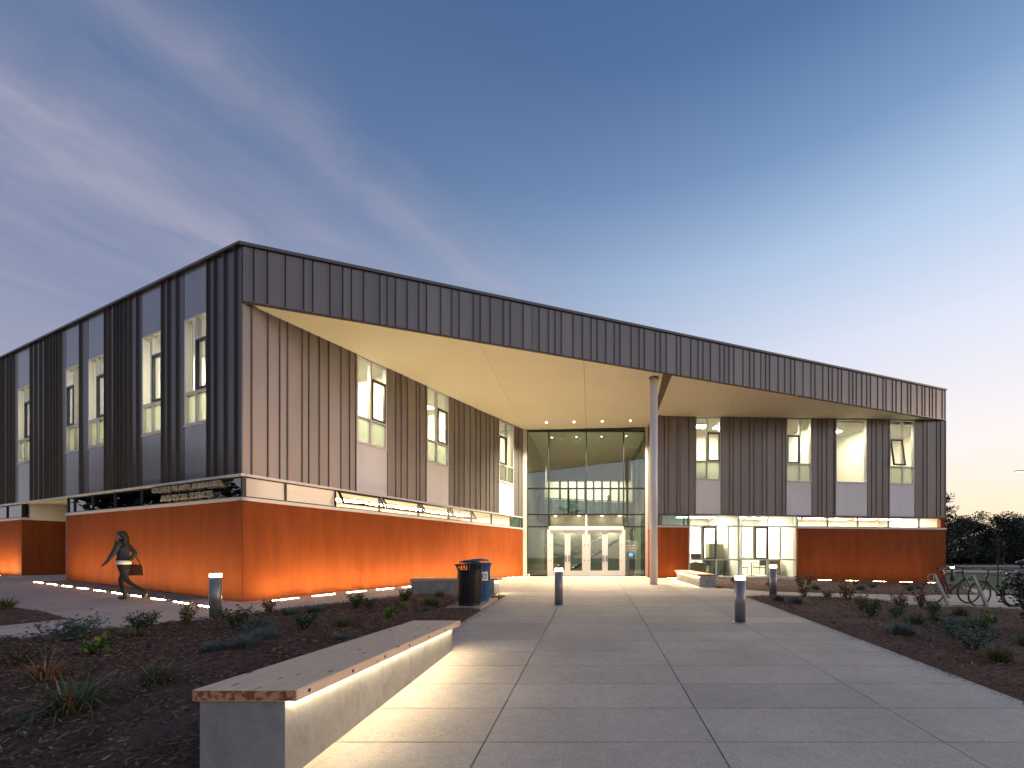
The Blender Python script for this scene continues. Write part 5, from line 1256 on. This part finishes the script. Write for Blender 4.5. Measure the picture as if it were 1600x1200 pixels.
# ================================================================== CAR AND STREET LAMP
def car(x, y, rz, label):
    r = tag(empty('parked_car', (x, y, gz(x, y) - .03), rz), label, 'car')
    prof = [(-2.3, .35), (-2.32, .75), (-2.2, .98), (-1.55, 1.05), (-.85, 1.48), (.55, 1.54), (1.75, 1.50), (2.2, 1.05), (2.28, .7), (2.25, .35)]
    lower = [(-2.3, .35), (-2.32, .75), (-2.2, .98), (-1.5, 1.06), (2.2, 1.05), (2.28, .7), (2.25, .35)]
    def extr(pts, w0, w1, zmid, m, n):
        mb = MB(); k = len(pts)
        wv = lambda z: w0 if z <= zmid else w0 + (w1 - w0) * (z - zmid) / (1.54 - zmid)
        for s in (-1, 1): mb.v += [(px, s * wv(pz), pz) for px, pz in pts]
        mb.f += [tuple(range(k))[::-1], tuple(range(k, 2 * k))] + [(i, (i + 1) % k, k + (i + 1) % k, k + i) for i in range(k)]; mb.m += [0] * (k + 2); return mk(n, mb, m, r)
    extr(lower, .90, .90, 1.1, M['car'], 'body'); extr([(-1.5, 1.062), (-.85, 1.46), (.55, 1.52), (1.75, 1.48), (2.15, 1.062)], .86, .68, 1.06, M['car_glass'], 'cabin_glass')
    mb = MB(); mb.hexa([(-.9, -.66, 1.47), (1.78, -.66, 1.49), (1.78, .66, 1.49), (-.9, .66, 1.47), (-.8, -.62, 1.55), (1.7, -.62, 1.56), (1.7, .62, 1.56), (-.8, .62, 1.55)]); mk('roof', mb, M['car'], r)
    mb = MB()
    for s in (-1, 1):
        for px in (.1, 1.1): mb.hexa([(px - .04, s * .80, 1.06), (px + .04, s * .80, 1.06), (px + .04, s * .88, 1.06), (px - .04, s * .88, 1.06), (px - .04, s * .64, 1.5), (px + .04, s * .64, 1.5), (px + .04, s * .71, 1.5), (px - .04, s * .71, 1.5)])
    mk('pillar', mb, M['car'], r)
    for px in (-1.45, 1.4):
        for s in (-1, 1):
            mb = MB(); mb.torus((px, s * .82, .34), .25, .09, 'Y', 28, 8); w = mk('wheel', mb, M['rubber'], r, True)
            mb = MB(); mb.tube([(px, s * .78, .34), (px, s * .88, .34)], .2, 18); mk('rim', mb, M['silver'], w)
    for s in (-1, 1): mb = MB(); mb.box(-2.33, -2.2, s * .72 - .14, s * .72 + .14, .70, .86); mk('headlight', mb, M['silver'], r)
M['car'] = plain('car_paint', (0.03, 0.05, 0.055), 0.2, 0.4); M['car_glass'] = plain('car_glass', (0.25, 0.32, 0.40), 0.08, 0.3)
car(54.6, 50.9, R(-4), 'dark parked car at the right picture edge beyond the road')
r = tag(empty('street_lamp', (45.0, 43.0, gz(45, 43))), 'lit street lamp head at the right picture edge', 'street lamp')
mb = MB(); mb.tube([(0, 0, 0), (0, 0, 9.7), (-.3, 0, 10.1), (-.9, 0, 10.25)], [.09, .06, .05, .045], 8); mk('pole', mb, M['bollard'], r)
mb = MB(); mb.box(-1.6, -.85, -.15, .15, 10.18, 10.32); mk('head', mb, M['bollard'], r); mb = MB(); mb.box(-1.55, -.95, -.12, .12, 10.14, 10.175); mk('lens', mb, M['e_bollard'], r)

# ================================================================== PEOPLE
def skin_mesh(verts, edges, radii, root, subdiv=2):
    me = bpy.data.meshes.new('skel'); me.from_pydata(verts, edges, []); o = bpy.data.objects.new('skel', me); COL.objects.link(o)
    md = o.modifiers.new('Skin', 'SKIN'); md.use_smooth_shade = True
    for i, q in enumerate(radii):
        sv = me.skin_vertices[0].data[i]; sv.radius = q if hasattr(q, '__len__') else (q, q); sv.use_root = (i == root)
    ss = o.modifiers.new('Sub', 'SUBSURF'); ss.levels = subdiv; ss.render_levels = subdiv
    bpy.context.view_layer.update(); dg = bpy.context.evaluated_depsgraph_get(); out = bpy.data.meshes.new_from_object(o.evaluated_get(dg)); bpy.data.objects.remove(o)
    out.polygons.foreach_set('use_smooth', [True] * len(out.polygons)); return out
M['skin'] = plain('skin', (0.33, 0.19, 0.13), 0.55); M['hair'] = plain('hair', (0.03, 0.02, 0.016), 0.5, var=.3, nscale=40)
M['jacket'] = plain('blue_grey_jacket', (0.026, 0.034, 0.05), 0.8, var=.2, nscale=14); M['shirt'] = plain('white_shirt', (0.75, 0.73, 0.74), 0.8); M['shorts'] = plain('black_shorts', (0.015, 0.014, 0.015), 0.8); M['boots'] = plain('brown_boots', (0.06, 0.03, 0.018), 0.55); M['tights'] = plain('dark_tights', (0.010, 0.009, 0.009), 0.7)
M['bag'] = plain('dark_red_bag', (0.035, 0.012, 0.01), 0.6)
def hand(V, E, Rr, wi, p, d):
    """palm and five fingers grown from wrist index wi"""
    p = Vector(p); d = Vector(d).normalized(); s = d.cross(Vector((1, 0, 0))).normalized()
    V.append(p + d * .05); E.append((wi, len(V) - 1)); Rr.append((.032, .017)); pi = len(V) - 1
    for k, (o, l) in enumerate(((-.03, .055), (-.011, .075), (.011, .08), (.03, .062))):
        V.append(p + d * .085 + s * o); E.append((pi, len(V) - 1)); Rr.append(.010); V.append(p + d * (.085 + l * .55) + s * o + Vector((.012, 0, 0))); E.append((len(V) - 2, len(V) - 1)); Rr.append(.009)
        V.append(p + d * (.085 + l * .9) + s * o + Vector((.034, 0, 0))); E.append((len(V) - 2, len(V) - 1)); Rr.append(.008)
    V.append(p + d * .055 - s * .045 + Vector((.02, 0, 0))); E.append((pi, len(V) - 1)); Rr.append(.010); V.append(p + d * .085 - s * .055 + Vector((.035, 0, 0))); E.append((len(V) - 2, len(V) - 1)); Rr.append(.008)
def walker(x, y, rz, label, name='person'):
    r = tag(empty(name, (x, y, gz(x, y)), rz), label, 'person')
    # faces +x, mid-stride; near leg carries the weight
    V = [(0, 0, .90), (.01, 0, 1.08), (.03, 0, 1.28), (.035, 0, 1.42), (.045, 0, 1.49), (.055, 0, 1.56)]
    E = [(i, i + 1) for i in range(5)]; Q = [.115, .095, .118, .07, .05, .05]
    def limb(root, pts, rad):
        i = root
        for p, q in zip(pts, rad): V.append(p); E.append((i, len(V) - 1)); Q.append(q); i = len(V) - 1
        return i
    limb(0, [(.0, -.09, .85), (.10, -.095, .48), (.03, -.095, .10), (.0, -.1, .045), (.15, -.11, .035)], [.080, .052, .036, .038, .032])
    limb(0, [(.0, .09, .85), (-.10, .095, .47), (-.42, .09, .20), (-.46, .09, .14), (-.36, .095, .055)], [.080, .052, .036, .038, .032])
    a = limb(3, [(.03, -.155, 1.40), (-.13, -.20, 1.17), (-.02, -.22, .97)], [.055, .042, .030]); hand(V, E, Q, a, V[a], (.35, -.05, -.8))
    a = limb(3, [(.03, .155, 1.40), (.10, .20, 1.16), (.21, .18, .97)], [.055, .042, .030]); hand(V, E, Q, a, V[a], (.5, -.1, -.8))
    link('body', skin_mesh([tuple(v) for v in V], E, Q, 0), r)
    r.children[0].data.materials.append(M['tights'])
    # head: skull, jaw, nose, ears, eyes, then hair over it
    def ellip(mb, c, rx, ry, rz, seg=18, rings=12, fz=None):
        b0 = len(mb.v)
        for i in range(rings + 1):
            t = math.pi * i / rings
            for k in range(seg):
                w = 2 * math.pi * k / seg; px, py, pz = math.sin(t) * math.cos(w), math.sin(t) * math.sin(w), math.cos(t)
                if fz: px, py, pz = fz(px, py, pz)
                mb.v.append((c[0] + rx * px, c[1] + ry * py, c[2] + rz * pz))
        for i in range(rings):
            for k in range(seg):
                k2 = (k + 1) % seg; mb.f.append((b0 + i * seg + k, b0 + (i + 1) * seg + k, b0 + (i + 1) * seg + k2, b0 + i * seg + k2)); mb.m.append(0)
    jaw = lambda px, py, pz: (px * (1 - .18 * max(0, -pz)) + .10 * max(0, -pz), py * (1 - .32 * max(0, -pz)), pz)
    mb = MB(); ellip(mb, (.062, 0, 1.60), .094, .076, .118, fz=jaw); ellip(mb, (.158, 0, 1.585), .016, .012, .024, 8, 6); ellip(mb, (.140, 0, 1.545), .012, .026, .008, 8, 6)
    for s_ in (-1, 1): ellip(mb, (.055, .077 * s_, 1.595), .018, .009, .030, 8, 6)
    mk('head', mb, M['skin'], r, True)
    mb = MB()
    for s_ in (-1, 1): ellip(mb, (.143, .030 * s_, 1.605), .008, .012, .007, 8, 6)
    mk('eyes', mb, M['black'], r, True)
    mb = MB(); ellip(mb, (.040, 0, 1.635), .104, .092, .100, fz=lambda px, py, pz: (px if pz > .1 else min(px, .15), py, pz)); ellip(mb, (-.035, 0, 1.52), .055, .080, .16); ellip(mb, (-.055, 0, 1.40), .04, .062, .12)
    mk('hair', mb, M['hair'], r, True)
    J = [(0, 0, 1.02), (.01, 0, 1.12), (.03, 0, 1.30), (.035, 0, 1.43), (.03, -.165, 1.405), (-.13, -.205, 1.17), (-.03, -.222, 1.0), (.03, .165, 1.405), (.10, .205, 1.16), (.20, .185, .99)]
    me = skin_mesh(J, [(0, 1), (1, 2), (2, 3), (3, 4), (4, 5), (5, 6), (3, 7), (7, 8), (8, 9)], [.132, .118, .138, .085, .060, .048, .040, .060, .048, .040], 1); me.materials.append(M['jacket']); link('jacket', me, r)
    mb = MB(); mb.lathe([(.125, .89), (.134, .895), (.134, .97), (.12, .99)], (0, 0, 0), 24); o = mk('shirt_hem', mb, M['shirt'], r, True); o.scale = (.95, 1.18, 1)
    me = skin_mesh([(0, 0, .93), (.0, -.09, .84), (.06, -.095, .60), (.0, .09, .84), (-.06, .095, .60)], [(0, 1), (1, 2), (0, 3), (3, 4)], [.112, .088, .070, .088, .070], 0); me.materials.append(M['shorts']); link('shorts', me, r)
    me = skin_mesh([(.035, -.096, .22), (.02, -.096, .09), (.0, -.1, .055), (.16, -.112, .042), (-.395, .09, .235), (-.45, .09, .16), (-.47, .09, .12), (-.35, .095, .05)], [(0, 1), (1, 2), (2, 3), (4, 5), (5, 6), (6, 7)], [.052, .05, .05, .040, .052, .05, .05, .040], 0); me.materials.append(M['boots']); link('boots', me, r)
    mb = MB(); mb.hexa([(-.22, -.33, .60), (.02, -.33, .60), (.02, -.22, .60), (-.22, -.22, .60), (-.20, -.32, .88), (.0, -.32, .88), (.0, -.23, .88), (-.20, -.23, .88)]); mb.tube([(-.19, -.27, .88), (-.10, -.17, 1.2), (.0, -.11, 1.46), (-.02, .05, 1.46)], .012, 6); mk('shoulder_bag', mb, M['bag'], r)
    return r
walker(-11.82, 10.45, R(205), 'person in a grey-blue jacket walking past the orange left wall')
w2 = walker(1.0, 30.0, R(200), 'silhouetted person on the lobby balcony above the doors'); w2.location.z = 3.72

# ================================================================== FURNITURE SEEN THROUGH THE GLASS
M['cabinet'] = plain('olive_cabinet', (0.20, 0.22, 0.13), 0.5); M['desk'] = plain('desk_wood', (0.30, 0.22, 0.12), 0.5); M['chair_f'] = plain('chair_fabric', (0.13, 0.15, 0.07), 0.8); M['board'] = plain('whiteboard', (0.85, 0.85, 0.83), 0.3); M['teal'] = plain('teal_fabric', (0.03, 0.12, 0.13), 0.8)
def rthing(name, u, n, z, label, cat): x, y = RW.xy(u, n); return tag(empty(name, (x, y, z), math.atan2(RW.d[1], RW.d[0])), label, cat)
def chair(u, n, rz, label, m):
    r = rthing('chair', u, n, 0, label, 'chair'); r.rotation_euler.z += rz
    mb = MB(); mb.box(-.24, .24, -.23, .23, .43, .48); mk('seat', mb, m, r)
    mb = MB(); mb.box(-.24, .24, .20, .24, .56, .90); mk('backrest', mb, m, r)
    for sx in (-1, 1):
        mb = MB(); mb.tube([(sx * .23, -.22, 0), (sx * .23, -.2, .66), (sx * .23, .2, .66)], .013, 6); mk('leg', mb, M['silver'], r)
        mb = MB(); mb.tube([(sx * .23, .24, 0), (sx * .23, .22, .9)], .013, 6); mk('leg', mb, M['silver'], r)
chair(5.25, -1.6, R(15), 'olive chair left of the small round table behind the storefront', M['chair_f']); chair(6.25, -1.5, R(-160), 'chair right of the small round table behind the storefront', M['chair_f']); chair(3.1, -1.5, R(190), 'teal office chair behind the left storefront pane', M['teal'])
r = rthing('round_table', 5.78, -1.5, 0, 'small round table between two chairs behind the storefront', 'table')
mb = MB(); mb.lathe([(.42, .71), (.42, .735)], (0, 0, 0), 28); mk('table_top', mb, M['desk'], r); mb = MB(); mb.lathe([(.26, 0), (.24, .02), (.035, .04), (.03, .71)], (0, 0, 0), 16); mk('pedestal', mb, M['silver'], r)
r = rthing('desk', 2.35, -1.1, 0, 'low wooden desk with drawers behind the lit bench', 'desk')
mb = MB(); mb.box(-.6, .6, -.35, .35, .70, .74); mk('desk_top', mb, M['cabinet'], r)
for k in range(2): mb = MB(); mb.box(-.1 + k * .34, .22 + k * .34, -.33, .33, .03, .69); mk('drawer_unit', mb, M['desk'], r)
mb = MB(); mb.box(-.55, -.5, -.33, .33, 0, .69); mk('leg', mb, M['silver'], r)
r = rthing('monitor', 2.5, -1.15, .742, 'dark computer monitor on the wooden desk', 'monitor'); mb = MB(); mb.box(-.28, .28, -.02, .02, .12, .46); mk('screen', mb, M['black'], r); mb = MB(); mb.box(-.1, .1, -.08, .08, 0, .012); mb.box(-.02, .02, .021, .04, .012, .3); mk('stand', mb, M['black'], r)
r = rthing('cabinet', 3.85, -1.9, 0, 'tall olive metal cabinet in the middle of the storefront', 'cabinet'); mb = MB(); mb.box(-.42, .42, -.25, .25, .04, 1.75); mk('body', mb, M['cabinet'], r)
for k in (-1, 1): mb = MB(); mb.box(min(.01 * k, .40 * k), max(.01 * k, .40 * k), -.272, -.252, .08, 1.70); mk('door', mb, M['cabinet'], r)
r = rthing('cabinet', 6.95, -1.4, 0, 'low pale cabinet at the right end of the storefront', 'cabinet'); mb = MB(); mb.box(-.32, .32, -.25, .25, .04, .92); mk('body', mb, M['cabinet'], r); mb = MB(); mb.box(-.30, .30, -.27, -.252, .08, .88); mk('door', mb, M['desk'], r)
r = rthing('whiteboard', 6.3, -4.185, 1.0, 'framed whiteboard on the back wall of the storefront room', 'whiteboard'); mb = MB(); mb.box(-.9, .9, -.02, 0, 0, 1.2); mk('surface', mb, M['board'], r); mb = MB(); mb.box(-.93, .93, -.03, 0, -.035, -.002); mb.box(-.93, .93, -.03, 0, 1.202, 1.235); mk('frame', mb, M['silver'], r)
for u, lb in ((2.2, 'dark wall panel beside the left storefront pane'), (5.1, 'dark wall panel behind the round table')):
    r = rthing('wall_switch_panel', u, -4.18, 1.35, lb, 'wall panel'); mb = MB(); mb.box(-.13, .13, -.03, 0, 0, .18); mk('plate', mb, M['dark_frame'], r); mb = MB(); mb.box(-.09, .09, -.04, -.031, .04, .14); mk('display', mb, M['bollard'], r)
r = rthing('waste_basket', 3.45, -0.8, 0, 'blue waste basket behind the storefront glass', 'basket'); mb = MB(); mb.lathe([(.13, 0), (.17, .42), (.16, .42), (.12, .02)], (0, 0, 0), 18); mk('basket', mb, M['blue'], r)
# upstairs
r = rthing('blue_chairs', 2.6, -0.9, 3.7, 'blue chair backs seen low in the first window right of column', 'chair')
for k in (0, 1): mb = MB(); mb.box(-.1 + k * .3, .14 + k * .3, -.05, .05, 1.25, 1.75); mk('backrest', mb, M['blue'], r)
for k in (0, 1): mb = MB(); mb.tube([(.02 + k * .3, 0, 0), (.02 + k * .3, 0, 1.25)], .02, 6); mk('post', mb, M['silver'], r)
r = rthing('side_table', 10.5, -1.6, 3.7, 'small thin-legged table in the wide single-pane window', 'table'); mb = MB(); mb.lathe([(.3, 1.62), (.3, 1.65)], (0, 0, 0), 20); mk('table_top', mb, M['desk'], r); mb = MB(); mb.lathe([(.2, 0), (.02, .03), (.02, 1.62)], (0, 0, 0), 10); mk('stem', mb, M['silver'], r)
def bookshelf(F, u, n, z, label, seed):
    x, y = F.xy(u, n); r = tag(empty('bookshelf', (x, y, z), math.atan2(F.d[1], F.d[0])), label, 'bookshelf'); rnd = random.Random(seed)
    mb = MB(); mb.box(-.55, .55, -.14, .14, 0, .03); mb.box(-.55, .55, -.14, .14, .42, .45); mb.box(-.55, -.52, -.14, .14, .03, .42); mb.box(.52, .55, -.14, .14, .03, .42); mk('shelf', mb, M['dark_floor'], r)
    xx = -.5
    while xx < .45:
        w = rnd.uniform(.02, .05); mb = MB(); mb.box(xx, xx + w - .003, -.1, .1, .031, .031 + rnd.uniform(.2, .34)); mk('book', mb, rnd.choice([M['shirt'], M['teal'], M['desk'], M['red_paint'], M['vinyl']]), r); xx += w
bookshelf(W2, 4.6, -4.22, 5.55, 'dark shelf of books in the first window below the canopy', 1); bookshelf(W2, 7.3, -4.22, 5.5, 'dark shelf of books in the second window below the canopy', 2)
# lobby
r = tag(empty('kiosk', (2.05, 23.9, 0)), 'grey kiosk with glowing blue screen right of the doors', 'kiosk'); mb = MB(); mb.box(-.22, .22, -.15, .15, 0, 1.02); mk('pedestal', mb, M['bollard'], r); mb = MB(); mb.hexa([(-.2, -.14, 1.03), (.2, -.14, 1.03), (.2, .12, 1.03), (-.2, .12, 1.03), (-.2, .02, 1.28), (.2, .02, 1.28), (.2, .12, 1.28), (-.2, .12, 1.28)]); mk('screen_housing', mb, M['black'], r); mb = MB(); mb.face([(-.12, -.125, 1.08), (.12, -.125, 1.08), (.12, -.02, 1.24), (-.12, -.02, 1.24)]); mk('screen', mb, M['e_screen'], r)
r = tag(empty('round_sign', (-2.72, 22.9, 1.25)), 'round red sign on a post behind the left sidelight', 'sign'); mb = MB(); mb.tube([(0, 0, .12), (0, .02, .12)], .12, 20); mk('disc', mb, M['red_paint'], r); mb = MB(); mb.tube([(0, .03, -1.25), (0, .03, .1)], .02, 8); mk('post', mb, M['silver'], r); mb = MB(); mb.box(-.02, .02, -.004, 0, .06, .18); mk('mark', mb, M['vinyl'], r)
r = tag(empty('staircase', (-1.6, 26.2, 0)), 'open staircase with lit treads seen through the second door', 'staircase')
for k in range(12): mb = MB(); mb.box(-.2 + k * .27, .12 + k * .27, 0, 1.5, .17 * k + .12, .17 * k + .17); mk('tread', mb, M['inner'], r)
for yy in (0, 1.5): mb = MB(); mb.hexa([(-.3, yy - .03, 0), (.0, yy - .03, 0), (.0, yy + .03, 0), (-.3, yy + .03, 0), (2.9, yy - .03, 2.1), (3.2, yy - .03, 2.1), (3.2, yy + .03, 2.1), (2.9, yy + .03, 2.1)]); mk('stringer', mb, M['dark_floor'], r)
for yy in (0, 1.5): mb = MB(); mb.tube([(-.1, yy, 1.0), (3.1, yy, 3.0)], .025, 8); mk('handrail', mb, M['silver'], r)
